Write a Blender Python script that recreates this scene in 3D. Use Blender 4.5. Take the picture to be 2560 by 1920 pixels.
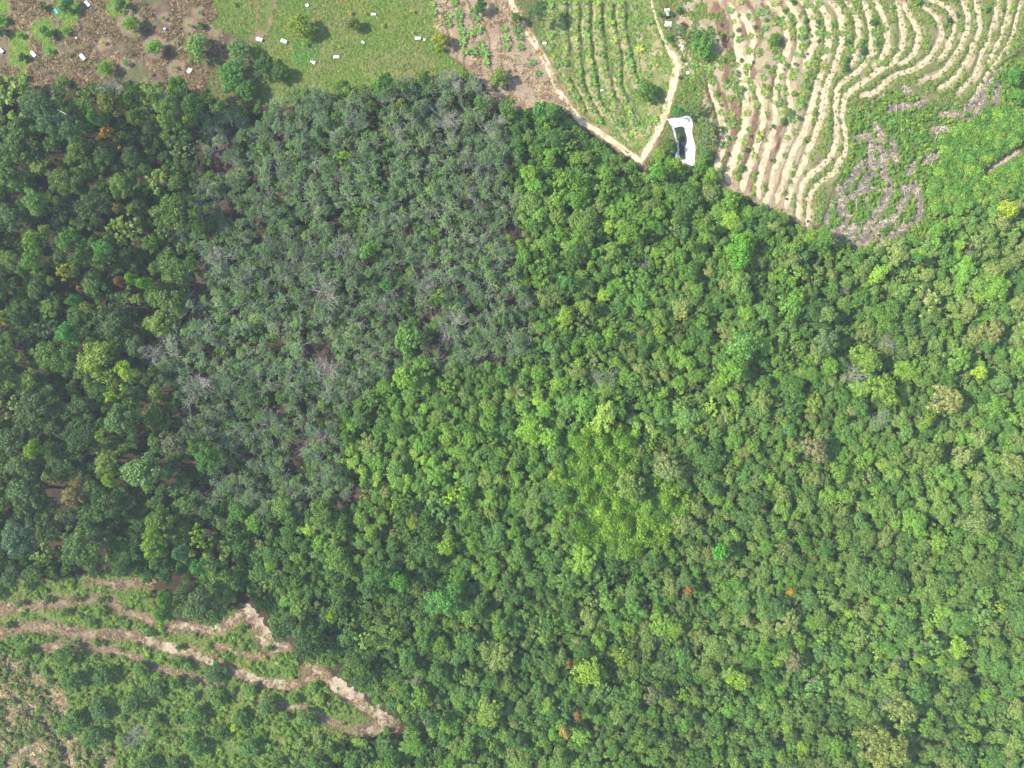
import bpy, bmesh, math, random
import numpy as np
R_ = math.radians
rng = np.random.default_rng(11)
random.seed(11)
for o in list(bpy.data.objects): bpy.data.objects.remove(o)
scene = bpy.context.scene
COL = scene.collection

# ------------------------------------------------------------------ camera, sky, sun, exposure
K = 0.2                    # metres per photo pixel on the z = 0 plane
H = 355.0                  # flying height of the drone
CX, CY = 1280.0, 960.0
cam_d = bpy.data.cameras.new('camera'); cam = bpy.data.objects.new('camera', cam_d); COL.objects.link(cam)
cam.location = (0, 0, H); cam.rotation_euler = (0, 0, 0)
cam_d.sensor_width = 36.0; cam_d.lens = 18.0 * H / (CX * K); cam_d.clip_end = 20000; cam_d.clip_start = 1
scene.camera = cam
SUN_EL, SUN_AZ = 41.0, 176.0          # azimuth of the sun measured from +X, so light comes from the left
w = bpy.data.worlds.new('World'); scene.world = w; w.use_nodes = True
nt = w.node_tree; bg = nt.nodes['Background']
sky = nt.nodes.new('ShaderNodeTexSky'); sky.sky_type = 'NISHITA'; sky.sun_disc = False
sky.sun_elevation = R_(SUN_EL); sky.sun_rotation = R_(90 - SUN_AZ)
nt.links.new(sky.outputs[0], bg.inputs[0]); bg.inputs[1].default_value = 0.15
sd = bpy.data.lights.new('sun', 'SUN'); sd.energy = 4.2; sd.angle = R_(0.55); sd.color = (1.0, 0.95, 0.86)
sun = bpy.data.objects.new('sun', sd); COL.objects.link(sun); sun.location = (-300, 0, 300)
sun.rotation_euler = (R_(90 - SUN_EL), 0, R_(SUN_AZ + 90))
scene.view_settings.view_transform = 'Standard'; scene.view_settings.look = 'None'
scene.view_settings.exposure = 1.15; scene.view_settings.gamma = 1.0; scene.view_settings.use_curve_mapping = False

cy = scene.cycles; cy.max_bounces = 4; cy.diffuse_bounces = 3; cy.glossy_bounces = 1; cy.transmission_bounces = 2; cy.volume_bounces = 0; cy.transparent_max_bounces = 2

# ------------------------------------------------------------------ helpers
def tag(o, label=None, cat=None, group=None, kind=None):
    if label: o['label'] = label
    if cat: o['category'] = cat
    if group: o['group'] = group
    if kind: o['kind'] = kind
    return o
def lin(c):
    c = np.asarray(c, float) / 255.0
    return np.where(c <= 0.04045, c / 12.92, ((c + 0.055) / 1.055) ** 2.4)
ALB = 0.44                # lit picture colour -> albedo of bare surfaces
FOL = 1.0                # the same for leaves, which shade each other
def tint(rgb): return lin(rgb) * FOL * np.array([1.0, 1.0, 0.9])
_tabs = {}
def vnoise(x, y, s, seed=0):
    if seed not in _tabs: _tabs[seed] = np.random.default_rng(1000 + seed).random((256, 256))
    T = _tabs[seed]
    x = np.asarray(x, float) / s; y = np.asarray(y, float) / s
    xi = np.floor(x).astype(int); yi = np.floor(y).astype(int); fx = x - xi; fy = y - yi
    fx = fx * fx * (3 - 2 * fx); fy = fy * fy * (3 - 2 * fy)
    a = T[xi % 256, yi % 256]; b = T[(xi + 1) % 256, yi % 256]; c = T[xi % 256, (yi + 1) % 256]; d = T[(xi + 1) % 256, (yi + 1) % 256]
    return (a * (1 - fx) + b * fx) * (1 - fy) + (c * (1 - fx) + d * fx) * fy
def sstep(a, b, x):
    t = np.clip((x - a) / (b - a), 0, 1); return t * t * (3 - 2 * t)
def in_poly(px, py, poly):
    px = np.asarray(px, float); py = np.asarray(py, float); r = np.zeros(px.shape, bool)
    n = len(poly); j = n - 1
    for i in range(n):
        xi, yi = poly[i]; xj, yj = poly[j]
        if yi != yj:
            r ^= ((yi > py) != (yj > py)) & (px < (xj - xi) * (py - yi) / (yj - yi) + xi)
        j = i
    return r
def seg_dist(px, py, pts):
    d = np.full(np.shape(px), 1e9)
    for (x0, y0), (x1, y1) in zip(pts[:-1], pts[1:]):
        dx, dy = x1 - x0, y1 - y0; L = dx * dx + dy * dy + 1e-9
        t = np.clip(((px - x0) * dx + (py - y0) * dy) / L, 0, 1)
        d = np.minimum(d, np.hypot(px - x0 - t * dx, py - y0 - t * dy))
    return d
def smooth(pts, n=4):
    p = [np.array(q, float) for q in pts]; p = [2 * p[0] - p[1]] + p + [2 * p[-1] - p[-2]]; out = []
    for i in range(1, len(p) - 2):
        for k in range(n):
            t = k / n
            out.append(0.5 * (2 * p[i] + (p[i + 1] - p[i - 1]) * t + (2 * p[i - 1] - 5 * p[i] + 4 * p[i + 1] - p[i + 2]) * t * t + (3 * p[i] - p[i - 1] - 3 * p[i + 1] + p[i + 2]) * t ** 3))
    out.append(p[-2]); return [tuple(q) for q in out]
def T(x0, y0, f, pts): return [(x0 + p[0] / f, y0 + p[1] / f) + tuple(p[2:]) for p in pts]
f3, f6, fF = 3.456, 6.9125, 0.864
def F(pts): return [(p[0] / fF, p[1] / fF) for p in pts]

def mesh_np(name, V, faces, mats=(), attrs=None, smooth_=False, fmat=None):
    """faces: list of (n_i, k) int arrays"""
    me = bpy.data.meshes.new(name)
    V = np.asarray(V, np.float32)
    me.vertices.add(len(V)); me.vertices.foreach_set('co', V.ravel())
    faces = [f for f in faces if len(f)]
    nl = sum(f.size for f in faces); npol = sum(len(f) for f in faces)
    if npol:
        me.loops.add(nl); me.loops.foreach_set('vertex_index', np.concatenate([f.ravel() for f in faces]).astype(np.int32))
        me.polygons.add(npol)
        tot = np.concatenate([np.full(len(f), f.shape[1]) for f in faces]).astype(np.int32)
        st = np.concatenate([[0], np.cumsum(tot)[:-1]]).astype(np.int32)
        me.polygons.foreach_set('loop_start', st); me.polygons.foreach_set('loop_total', tot)
        if smooth_: me.polygons.foreach_set('use_smooth', np.ones(npol, bool))
    for m in mats: me.materials.append(m)
    if fmat is not None: me.polygons.foreach_set('material_index', np.asarray(fmat, np.int32))
    me.update(calc_edges=True)
    for k, (dom, typ, val) in (attrs or {}).items():
        a = me.attributes.new(k, typ, dom)
        a.data.foreach_set({'FLOAT': 'value', 'INT': 'value', 'FLOAT_COLOR': 'color', 'FLOAT_VECTOR': 'vector'}[typ], np.asarray(val).ravel().astype(np.int32 if typ == 'INT' else np.float32))
    return me
def link(name, me, parent=None, loc=None):
    o = bpy.data.objects.new(name, me); COL.objects.link(o)
    if parent is not None: o.parent = parent
    if loc is not None: o.location = loc
    return o

# ------------------------------------------------------------------ materials
def newmat(name):
    m = bpy.data.materials.new(name); m.use_nodes = True; n = m.node_tree
    return m, n, n.nodes['Principled BSDF'], n.nodes['Material Output']
def leaf_mat(name, transl=0.38, rough=0.55, spec=0.3, lo=0.76, hi=1.24):
    m, n, b, out = newmat(name); L = n.links.new
    at = n.nodes.new('ShaderNodeAttribute'); at.attribute_type = 'INSTANCER'; at.attribute_name = 'tint'
    av = n.nodes.new('ShaderNodeAttribute'); av.attribute_type = 'GEOMETRY'; av.attribute_name = 'var'
    mr = n.nodes.new('ShaderNodeMapRange'); mr.inputs[3].default_value = lo; mr.inputs[4].default_value = hi
    L(av.outputs['Fac'], mr.inputs[0])
    mul = n.nodes.new('ShaderNodeVectorMath'); mul.operation = 'SCALE'; L(at.outputs['Vector'], mul.inputs[0]); L(mr.outputs[0], mul.inputs['Scale'])
    yel = n.nodes.new('ShaderNodeVectorMath'); yel.operation = 'MULTIPLY'; L(mul.outputs[0], yel.inputs[0])
    cr = n.nodes.new('ShaderNodeValToRGB'); e = cr.color_ramp.elements
    e[0].position = 0.0; e[0].color = (0.9, 0.98, 1.06, 1); e[1].position = 1.0; e[1].color = (1.14, 1.04, 0.86, 1)
    avc = n.nodes.new('ShaderNodeAttribute'); avc.attribute_type = 'GEOMETRY'; avc.attribute_name = 'hue'
    L(avc.outputs['Fac'], cr.inputs[0]); L(cr.outputs[0], yel.inputs[1])
    L(yel.outputs[0], b.inputs['Base Color']); b.inputs['Roughness'].default_value = rough; b.inputs['Specular IOR Level'].default_value = spec
    tr = n.nodes.new('ShaderNodeBsdfTranslucent'); L(yel.outputs[0], tr.inputs[0])
    mx = n.nodes.new('ShaderNodeMixShader'); mx.inputs[0].default_value = transl
    L(b.outputs[0], mx.inputs[1]); L(tr.outputs[0], mx.inputs[2]); L(mx.outputs[0], out.inputs[0])
    return m
LEAF = leaf_mat('leaf'); FROND = leaf_mat('frond', 0.2, 0.5, 0.3)
def noise_mat(name, c0, c1, scale, rough=0.9, bump=0.0, detail=5.0, c2=None, scale2=None):
    m, n, b, out = newmat(name); L = n.links.new
    g = n.nodes.new('ShaderNodeNewGeometry'); nz = n.nodes.new('ShaderNodeTexNoise'); nz.inputs['Scale'].default_value = scale; nz.inputs['Detail'].default_value = detail; nz.inputs['Roughness'].default_value = 0.65
    L(g.outputs['Position'], nz.inputs['Vector'])
    cr = n.nodes.new('ShaderNodeValToRGB'); e = cr.color_ramp.elements; e[0].position = 0.34; e[0].color = (*c0, 1); e[1].position = 0.66; e[1].color = (*c1, 1)
    L(nz.outputs['Fac'], cr.inputs[0]); col = cr.outputs[0]
    if c2 is not None:
        n2 = n.nodes.new('ShaderNodeTexNoise'); n2.inputs['Scale'].default_value = scale2; n2.inputs['Detail'].default_value = 6.0; L(g.outputs['Position'], n2.inputs['Vector'])
        mr = n.nodes.new('ShaderNodeMapRange'); mr.inputs[1].default_value = 0.5; mr.inputs[2].default_value = 0.66; L(n2.outputs['Fac'], mr.inputs[0])
        mx = n.nodes.new('ShaderNodeMix'); mx.data_type = 'RGBA'; L(mr.outputs[0], mx.inputs[0]); L(col, mx.inputs[6]); mx.inputs[7].default_value = (*c2, 1); col = mx.outputs[2]
    L(col, b.inputs['Base Color']); b.inputs['Roughness'].default_value = rough; b.inputs['Specular IOR Level'].default_value = 0.2
    if bump:
        bp = n.nodes.new('ShaderNodeBump'); bp.inputs['Strength'].default_value = bump; bp.inputs['Distance'].default_value = 0.25; L(nz.outputs['Fac'], bp.inputs['Height']); L(bp.outputs[0], b.inputs['Normal'])
    return m
BARK = noise_mat('bark', (0.10, 0.085, 0.07), (0.24, 0.21, 0.18), 3.0)
PALE = noise_mat('pale_bark', (0.33, 0.325, 0.265), (0.52, 0.51, 0.43), 2.5)
DEADW = noise_mat('dead_wood', (0.24, 0.22, 0.18), (0.40, 0.375, 0.315), 2.0)
SAND = noise_mat('bench_sand', tuple(lin((214, 188, 150)) * ALB * 1.36), tuple(lin((240, 220, 180)) * ALB * 1.36 * 1.05), 0.9, 0.95, 0.5, 6.0, tuple(lin((190, 172, 132)) * ALB * 1.36), 0.35)
TRACK = noise_mat('track_sand', tuple(lin((228, 204, 160)) * ALB * 1.15), tuple(lin((255, 240, 206)) * ALB * 1.15 * 1.1), 0.7, 0.95, 0.5, 6.0, tuple(lin((214, 170, 112)) * ALB * 1.15), 0.16)
BROWN = noise_mat('brown_soil', tuple(lin((128, 106, 84)) * ALB * 1.1), tuple(lin((186, 158, 126)) * ALB * 1.1), 1.1, 0.95, 0.6, 6.0, tuple(lin((214, 184, 150)) * ALB * 1.1), 0.22)

# ------------------------------------------------------------------ traced layout (photo pixels)
OPEN = F([(-90, -90), (-90, 187), (0, 190), (60, 182), (130, 176), (200, 170), (260, 176), (330, 180), (390, 176), (430, 190), (470, 215), (520, 235), (590, 225), (610, 200), (660, 190), (760, 185), (870, 172), (960, 160), (1012, 148), (1040, 190), (1080, 222), (1120, 245), (1185, 222), (1215, 235), (1250, 262), (1300, 292), (1350, 335), (1385, 362), (1405, 352), (1425, 322), (1440, 345), (1490, 360), (1545, 372), (1540, 405), (1600, 420), (1640, 447), (1700, 472), (1745, 497), (1800, 518), (1870, 545), (1925, 520), (2000, 512), (2050, 477), (2068, 454), (2130, 432), (2180, 402), (2212, 365), (2300, 320), (2300, -90)])
OPENBL = F([(-90, 1250), (0, 1252), (100, 1248), (200, 1238), (300, 1240), (330, 1262), (345, 1330), (400, 1345), (480, 1340), (500, 1310), (530, 1303), (570, 1368), (625, 1398), (645, 1430), (690, 1435), (740, 1490), (800, 1520), (865, 1553), (868, 1590), (760, 1600), (640, 1640), (600, 1740), (-90, 1740)])
RUBBER = F([(450, 232), (520, 245), (600, 205), (660, 190), (870, 172), (1015, 150), (1108, 248), (1112, 330), (1120, 480), (1125, 600), (1150, 700), (1180, 780), (1080, 800), (1000, 790), (900, 800), (800, 800), (780, 860), (740, 920), (720, 1000), (780, 1050), (700, 1100), (560, 1110), (440, 1080), (400, 900), (330, 780), (400, 640), (410, 500), (440, 380)])
LEFT = F([(-140, 170), (450, 170), (450, 232), (440, 380), (410, 500), (400, 640), (330, 780), (400, 900), (440, 1080), (470, 1180), (480, 1340), (-140, 1340)])
TERR = [(1700, -80), (2680, -80), (2680, 60), (2560, 120), (2500, 160), (2440, 230), (2400, 262), (2330, 262), (2260, 210), (2200, 235), (2130, 290), (2118, 400), (2080, 480), (2050, 560), (2020, 578), (1960, 545), (1890, 505), (1790, 475), (1780, 340), (1752, 250), (1715, 160), (1690, 70)]
SLASH = [(2118, 290), (2200, 240), (2260, 212), (2330, 262), (2400, 262), (2450, 225), (2520, 150), (2600, 130), (2600, 430), (2500, 480), (2390, 530), (2320, 590), (2240, 610), (2180, 632), (2100, 610), (2030, 590), (2060, 560), (2085, 480), (2120, 400)]
LIMEG = F([(2030, 300), (2130, 250), (2180, 240), (2260, 280), (2260, 380), (2180, 410), (2120, 440), (2060, 455), (2010, 460), (2000, 420), (2030, 360)])
FIELD = F([(470, -90), (930, -90), (945, 30), (960, 110), (1000, 150), (960, 175), (870, 195), (760, 210), (640, 225), (560, 215), (560, 160), (540, 90), (460, 60)])
ORCH = F([(-90, -90), (475, -90), (465, 60), (530, 95), (470, 130), (440, 190), (-90, 200)])
PALMF = [(1345, 60), (1350, -60), (1640, -60), (1655, 60), (1690, 170), (1678, 240), (1640, 340), (1600, 385), (1520, 335), (1440, 270), (1395, 190), (1350, 110)]
STRIP = [(1075, -80), (1262, -80), (1290, 40), (1340, 110), (1390, 190), (1440, 262), (1400, 268), (1370, 255), (1300, 285), (1245, 262), (1200, 215), (1170, 175), (1120, 130), (1085, 60)]

A0, B0, C0, D0, E0, N0, J0, P0, H0_, K0, G0 = (1900, 0), (2240, 0), (1760, 200), (2080, 200), (1760, 400), (1600, 0), (1280, 0), (1600, 200), (2040, 400), (2240, 380), (2240, 160)
def TT(o, pts): return T(o[0], o[1], f6, pts)
BENCH = [   # (points, half width in px)
 (TT(C0, [(80, 60), (150, 250), (250, 500), (330, 800), (340, 1000), (300, 1250), (220, 1500), (180, 1720)]), 8),
 (TT(N0, [(1560, 60), (1640, 300), (1690, 600), (1700, 800)]) + TT(C0, [(770, 230), (720, 420), (720, 640), (690, 850), (640, 1000), (590, 1150), (500, 1380), (430, 1620), (480, 1830)])[1:], 10),
 (TT(N0, [(1740, 180), (1880, 480), (1960, 700), (1900, 950), (1840, 1300), (1960, 1450)]) + TT(C0, [(960, 250), (1040, 450), (1010, 600), (1040, 750), (960, 950), (920, 1150), (840, 1350), (750, 1580), (700, 1750), (670, 1940)]), 9),
 (TT(A0, [(120, 20), (330, 180), (430, 420), (480, 700), (460, 900), (340, 1200), (300, 1450)]) + TT(C0, [(1230, 250), (1230, 450), (1230, 700), (1200, 900), (1110, 1150), (1040, 1400), (980, 1640), (920, 1830), (970, 2060)]), 8.5),
 (TT(A0, [(440, 20), (590, 180), (660, 420), (700, 700), (640, 1000), (520, 1250), (500, 1500)]) + TT(C0, [(1510, 500), (1490, 750), (1470, 900), (1390, 1080), (1330, 1250), (1260, 1450), (1190, 1640), (1140, 1880), (1080, 2060), (1030, 2220)]), 8),
 (TT(A0, [(700, 20), (830, 150), (900, 350), (950, 560), (930, 760), (840, 960), (760, 1200)]), 10),
 (TT(A0, [(930, 20), (1060, 130), (1160, 300), (1180, 500), (1180, 750), (1130, 1000), (1080, 1200), (1010, 1400)]) + TT(C0, [(1900, 300), (1850, 500), (1760, 780), (1700, 950), (1600, 1150), (1500, 1380), (1420, 1600), (1390, 1760), (1310, 1930), (1250, 2140)]), 9),
 (TT(A0, [(1180, 20), (1320, 130), (1390, 300), (1410, 500), (1410, 700), (1370, 900), (1310, 1100), (1250, 1250), (1180, 1400), (1120, 1600)]) + TT(C0, [(2040, 550), (1980, 800), (1900, 1000), (1800, 1250), (1720, 1450), (1600, 1680), (1540, 1830), (1480, 1990), (1430, 2130), (1420, 2230)]), 9),
 (TT(A0, [(1470, 20), (1590, 150), (1680, 400), (1690, 650), (1660, 850), (1640, 1000), (1580, 1130)]), 8),
 (TT(A0, [(1770, 20), (1830, 150), (1910, 400), (1930, 550), (1900, 750), (1910, 900), (1850, 1040), (1740, 1190), (1600, 1310), (1450, 1400), (1370, 1500), (1320, 1640)]) + TT(D0, [(75, 300), (60, 500), (75, 750), (80, 900), (70, 1080), (10, 1260)]) + TT(E0, [(2080, 60), (1930, 190), (1800, 290), (1730, 420), (1670, 550), (1630, 700), (1650, 880), (1630, 1000), (1670, 1100)]), 8.5),
 (TT(A0, [(2000, 20), (2060, 150), (2120, 300), (2180, 450), (2195, 700), (2180, 850), (2130, 960), (2040, 1060), (1950, 1130)]), 9),
 (TT(B0, [(10, 20), (70, 250), (110, 450), (130, 600), (110, 780), (50, 920), (-60, 1080), (-170, 1160)]) + TT(A0, [(2080, 1200), (1960, 1290), (1800, 1400), (1650, 1500), (1540, 1600)]) + TT(D0, [(230, 320), (200, 450), (190, 600), (215, 800), (235, 1000), (250, 1150), (210, 1300), (120, 1440), (20, 1600)]) + TT(E0, [(2090, 310), (1980, 420), (1880, 530), (1820, 650), (1800, 850), (1800, 1000), (1790, 1160)]), 8),
 (TT(B0, [(120, 40), (230, 250), (320, 430), (385, 560), (390, 700), (360, 820), (270, 960), (160, 1050), (50, 1110)]), 8.5),
 (TT(B0, [(470, 120), (640, 240), (740, 380), (790, 520), (770, 640), (710, 780), (640, 900), (560, 1000), (450, 1100), (330, 1180), (180, 1235), (0, 1300), (-140, 1390), (-300, 1530), (-420, 1620)]) + TT(D0, [(640, 235), (500, 285)]), 8),
 (TT(B0, [(560, -20), (790, 80), (930, 170), (1005, 320), (1010, 480), (985, 620), (910, 760), (850, 900), (740, 1010)]), 8),
 (TT(B0, [(1150, 20), (1225, 230), (1240, 400), (1220, 550), (1165, 680), (1120, 780), (1050, 900), (970, 1010), (890, 1120), (800, 1230), (700, 1310), (560, 1340), (420, 1400)]), 8),
 (TT(B0, [(1370, -20), (1420, 250), (1450, 450), (1435, 580), (1375, 700), (1310, 830), (1265, 960), (1195, 1090), (1100, 1220), (1020, 1330), (910, 1430), (730, 1530)]), 7.5),
 (TT(B0, [(1770, -20), (1725, 250), (1690, 400), (1630, 570), (1590, 700), (1510, 850), (1455, 1000), (1410, 1180), (1340, 1320), (1220, 1430), (1130, 1530), (1050, 1610)]), 7),
 (TT(B0, [(1945, -20), (1930, 200), (1850, 480), (1800, 700), (1720, 810), (1670, 950), (1590, 1090)]), 6),
 (TT(B0, [(2160, 20), (2100, 250), (2030, 560), (1940, 750), (1840, 930), (1740, 1060), (1640, 1200), (1540, 1340), (1450, 1480), (1370, 1620), (1290, 1750), (1210, 1850)]), 5),
]
Z3 = (1280, 0)
TRACKS = [
 (T(1280, 0, f3, [(-75, -120), (-20, -20), (15, 70), (70, 170), (115, 240), (190, 360), (270, 500), (340, 640), (390, 760), (450, 860), (520, 960), (600, 1050), (700, 1110), (800, 1175), (900, 1240), (1000, 1320), (1085, 1380), (1125, 1440)]), 8.5, 'pale sandy track curving down the left of the palm rows'),
 (T(1280, 0, f3, [(1120, 1400), (1150, 1330), (1220, 1200), (1290, 1050), (1345, 900), (1385, 760), (1412, 640), (1425, 560), (1395, 480), (1345, 420)]), 10, 'pale sandy track climbing past the white-lined pond'),
 (T(1280, 0, f3, [(1360, 450), (1320, 360), (1290, 280), (1260, 200), (1235, 120), (1210, 40), (1200, -60)]), 4, 'thin sandy footpath at the top of the palm rows'),
 (T(1280, 0, f3, [(1758, -40), (1735, 40), (1718, 100), (1700, 175)]), 3.2, 'thin pale footpath above the large bamboo clump'),
]
BLB = [  # brown terrace benches, bottom left
 (T(0, 1440, f3, [(-100, 300), (120, 275), (350, 240), (600, 225), (820, 200), (960, 225), (1060, 300), (1200, 335), (1320, 400)]), 11),
 (T(0, 1440, f3, [(-100, 520), (200, 440), (480, 450), (700, 500), (950, 500), (1180, 520)]), 13),
 (T(0, 1440, f3, [(1230, 545), (1400, 600), (1600, 660), (1780, 710), (1900, 770), (2050, 830), (2212, 900), (2360, 930), (2540, 940), (2680, 880)]), 12),
 (T(0, 1440, f3, [(1480, 450), (1620, 420), (1750, 470), (1900, 450), (2020, 380), (2110, 290), (2180, 330), (2260, 450), (2320, 560), (2400, 620), (2490, 610)]), 11),
 (T(640, 1440, f3, [(430, 760), (560, 830), (700, 950), (830, 1040), (960, 1130), (1100, 1220), (1230, 1330)]), 15),
 (T(640, 1440, f3, [(950, 1340), (1060, 1300), (1180, 1270)]), 14),
 (T(0, 1440, f3, [(330, 620), (600, 600), (850, 635), (1050, 655), (1180, 705), (1320, 775), (1500, 825), (1700, 875), (1900, 935)]), 8),
 (T(640, 1440, f3, [(30, 1080), (300, 1125), (480, 1155), (600, 1225), (700, 1290), (830, 1345)]), 7),
 (T(0, 1440, f3, [(800, 40), (950, 60), (1100, 70), (1250, 65), (1360, 50)]), 9),
 (T(0, 1440, f3, [(2120, 240), (2190, 350), (2250, 460), (2310, 560), (2330, 620)]), 19),
 (T(0, 1440, f3, [(1860, 600), (2000, 640), (2150, 680), (2260, 700)]), 7),
]
GULLY = T(0, 1440, f3, [(-60, 920), (60, 970), (150, 1050), (280, 1130), (380, 1230), (450, 1320), (540, 1450), (590, 1580), (640, 1760)])
DRYBL = T(0, 1440, f3, [(-100, 600), (180, 700), (380, 840), (560, 940), (600, 1120), (580, 1270), (660, 1420), (800, 1500), (960, 1400), (1040, 1760), (-100, 1760)])
LITTER = [TT(H0_, p) for p in (
 [(1160, -60), (1160, 200), (1200, 330), (1260, 450), (1230, 600), (1190, 720), (1100, 850), (980, 980), (900, 1120), (830, 1250), (750, 1400), (690, 1520)],
 [(1560, 480), (1530, 650), (1460, 800), (1380, 950), (1270, 1040), (1120, 1120), (1010, 1200)], [(1690, 420), (1740, 600), (1785, 800), (1780, 950), (1680, 1060), (1560, 1150), (1400, 1230), (1280, 1310)],
 [(800, 40), (660, 260), (560, 360), (450, 450), (330, 560), (220, 700), (180, 900), (150, 1080)], [(980, 40), (950, 170), (840, 420), (760, 540), (650, 600), (480, 680), (430, 800), (480, 900), (490, 1050), (400, 1200), (300, 1330), (350, 1450)],
 [(640, 1150), (600, 1320), (560, 1450)], [(1090, 1430), (1000, 1560)], [(1000, 1260), (900, 1380), (800, 1480)])] + [TT(D0, p) for p in (
 [(400, 330), (600, 270), (830, 260)], [(980, 480), (1180, 470), (1450, 420), (1800, 350), (2150, 400)], [(1250, 170), (1500, 170), (1640, 200)], [(1900, 580), (2100, 610), (2210, 640)], [(1750, 850), (1950, 880), (2200, 900)],
 [(430, 430), (560, 380), (700, 300)], [(750, 790), (850, 950), (800, 1080), (860, 1300), (880, 1500)], [(430, 1020), (560, 960), (640, 1050), (640, 1300), (660, 1500)], [(1040, 1050), (1060, 1250), (1080, 1400)], [(1600, 1400), (1850, 1260), (2050, 1220), (2200, 1160)], [(1380, 1450), (1330, 1600)])] + [TT(G0, p) for p in (
 [(1200, 780), (1330, 640), (1430, 520), (1560, 330), (1720, 100), (1880, -80)], [(1190, 1060), (1350, 900), (1450, 700), (1500, 560)], [(1700, 660), (1720, 480), (1780, 380)], [(1720, 1150), (1780, 1050)], [(700, 1150), (950, 1180), (1200, 1180)])]
LITZ = [(2045, 565), (2070, 510), (2110, 460), (2200, 420), (2290, 430), (2312, 500), (2290, 575), (2210, 622), (2120, 628), (2060, 605)]
RIGHTSOIL = TT(K0, [(1500, 360), (1620, 295), (1750, 210), (1900, 120), (2050, 20), (2160, -60)])
SCAR = [(2257, 658), (2272, 664), (2290, 662), (2306, 652), (2316, 640)]
POND = TT(P0, [(470, 680), (640, 648), (720, 645), (800, 618), (870, 640), (912, 730), (898, 900), (925, 1050), (952, 1150), (945, 1320), (930, 1470), (880, 1480), (780, 1440), (640, 1440), (605, 1300), (640, 1200), (620, 1060), (590, 960), (555, 830), (505, 750)])
WATER = TT(P0, [(580, 830), (680, 800), (755, 806), (772, 880), (800, 965), (802, 1080), (775, 1150), (782, 1340), (740, 1366), (700, 1350), (680, 1250), (655, 1180), (625, 1000), (590, 900)])
HOLES = [(x / fF, y / fF, r / fF) for x, y, r in ((690, 765, 34), (705, 790, 26), (432, 612, 16), (435, 630, 14), (1117, 500, 18), (410, 885, 22), (655, 955, 18), (640, 990, 20), (735, 1085, 20), (760, 1075, 22), (780, 1060, 18), (480, 440, 12), (500, 455, 10), (355, 745, 16), (425, 1000, 12), (470, 330, 22), (455, 300, 18), (485, 365, 18), (920, 580, 14), (920, 620, 12), (1010, 690, 9), (1975, 576, 10), (1880, 1120, 8), (1500, 1480, 10))]

def terr(x, y):
    x = np.asarray(x, float); y = np.asarray(y, float)
    z0 = 3.0 * np.sin(x / 71 + 0.7) * np.cos(y / 63 - 0.4) + 1.4 * np.sin(x / 33 - y / 41) + 7.0 * np.exp(-((x - 140) ** 2 + (y - 178) ** 2) / (2 * 48 ** 2))
    wp = np.exp(-(np.hypot(x - 85, y - 122) / 24) ** 4)      # the pond lies level
    return z0 * (1 - wp) + 2.2 * wp
def proj(x, y, z): 
    s = H / (H - z); return CX + x / K * s, CY - y / K * s
def P2W(px, py, dz=0.0):
    """point on the terrain (or dz above it) seen at a photo pixel"""
    px = np.asarray(px, float); py = np.asarray(py, float); z = np.zeros_like(px)
    for _ in range(5):
        s = (H - z) / H; x = (px - CX) * K * s; y = (CY - py) * K * s; z = terr(x, y) + dz
    return x, y, z - dz
BENCH = [(smooth(p, 4), w_) for p, w_ in BENCH]
TRACKS = [(smooth(p, 4), w_, l) for p, w_, l in TRACKS]
BLB = [(smooth(p, 4), w_) for p, w_ in BLB]
LITTER = [smooth(p, 3) for p in LITTER]; GULLY = smooth(GULLY, 3)
def lined(px, py, lines, pad=40):
    """min over polylines of (distance - half width)"""
    d = np.full(px.shape, 99.0)
    for pts, hw in lines:
        q = np.array(pts); m = (px > q[:, 0].min() - pad) & (px < q[:, 0].max() + pad) & (py > q[:, 1].min() - pad) & (py < q[:, 1].max() + pad)
        if m.any(): d[m] = np.minimum(d[m], seg_dist(px[m], py[m], pts) - hw)
    return d
def berm(px, py):
    """vegetated banks between the terrace benches, the gully and the pond basin"""
    z = np.zeros(px.shape)
    m = in_poly(px, py, PALMF)
    if m.any(): z[m] -= 0.75 * (1 - sstep(1.0, 5.5, lined(px[m], py[m], TRENCH)))
    m = in_poly(px, py, TERR)
    if m.any(): z[m] = 0.55 * sstep(1.8, 7.0, lined(px[m], py[m], BENCH))
    m = in_poly(px, py, OPENBL)
    if m.any(): z[m] = 0.45 * sstep(0.5, 7.0, lined(px[m], py[m], BLB)) - 0.9 * (1 - sstep(1.0, 9.0 + 5 * (vnoise(px[m], py[m], 15, 38) - 0.5), seg_dist(px[m], py[m], GULLY)))
    m = (px > 1640) & (px < 1760) & (py > 270) & (py < 430)
    if m.any():
        ins = in_poly(px[m], py[m], POND); dd = seg_dist(px[m], py[m], POND + POND[:1])
        z[m] -= np.where(ins, 1.1 * sstep(0, 12, dd) + 0.1, 0)
    return z
def gz(x, y):
    z = terr(x, y); px, py = proj(x, y, z); return z + berm(np.atleast_1d(px), np.atleast_1d(py)).reshape(np.shape(px))

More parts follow.
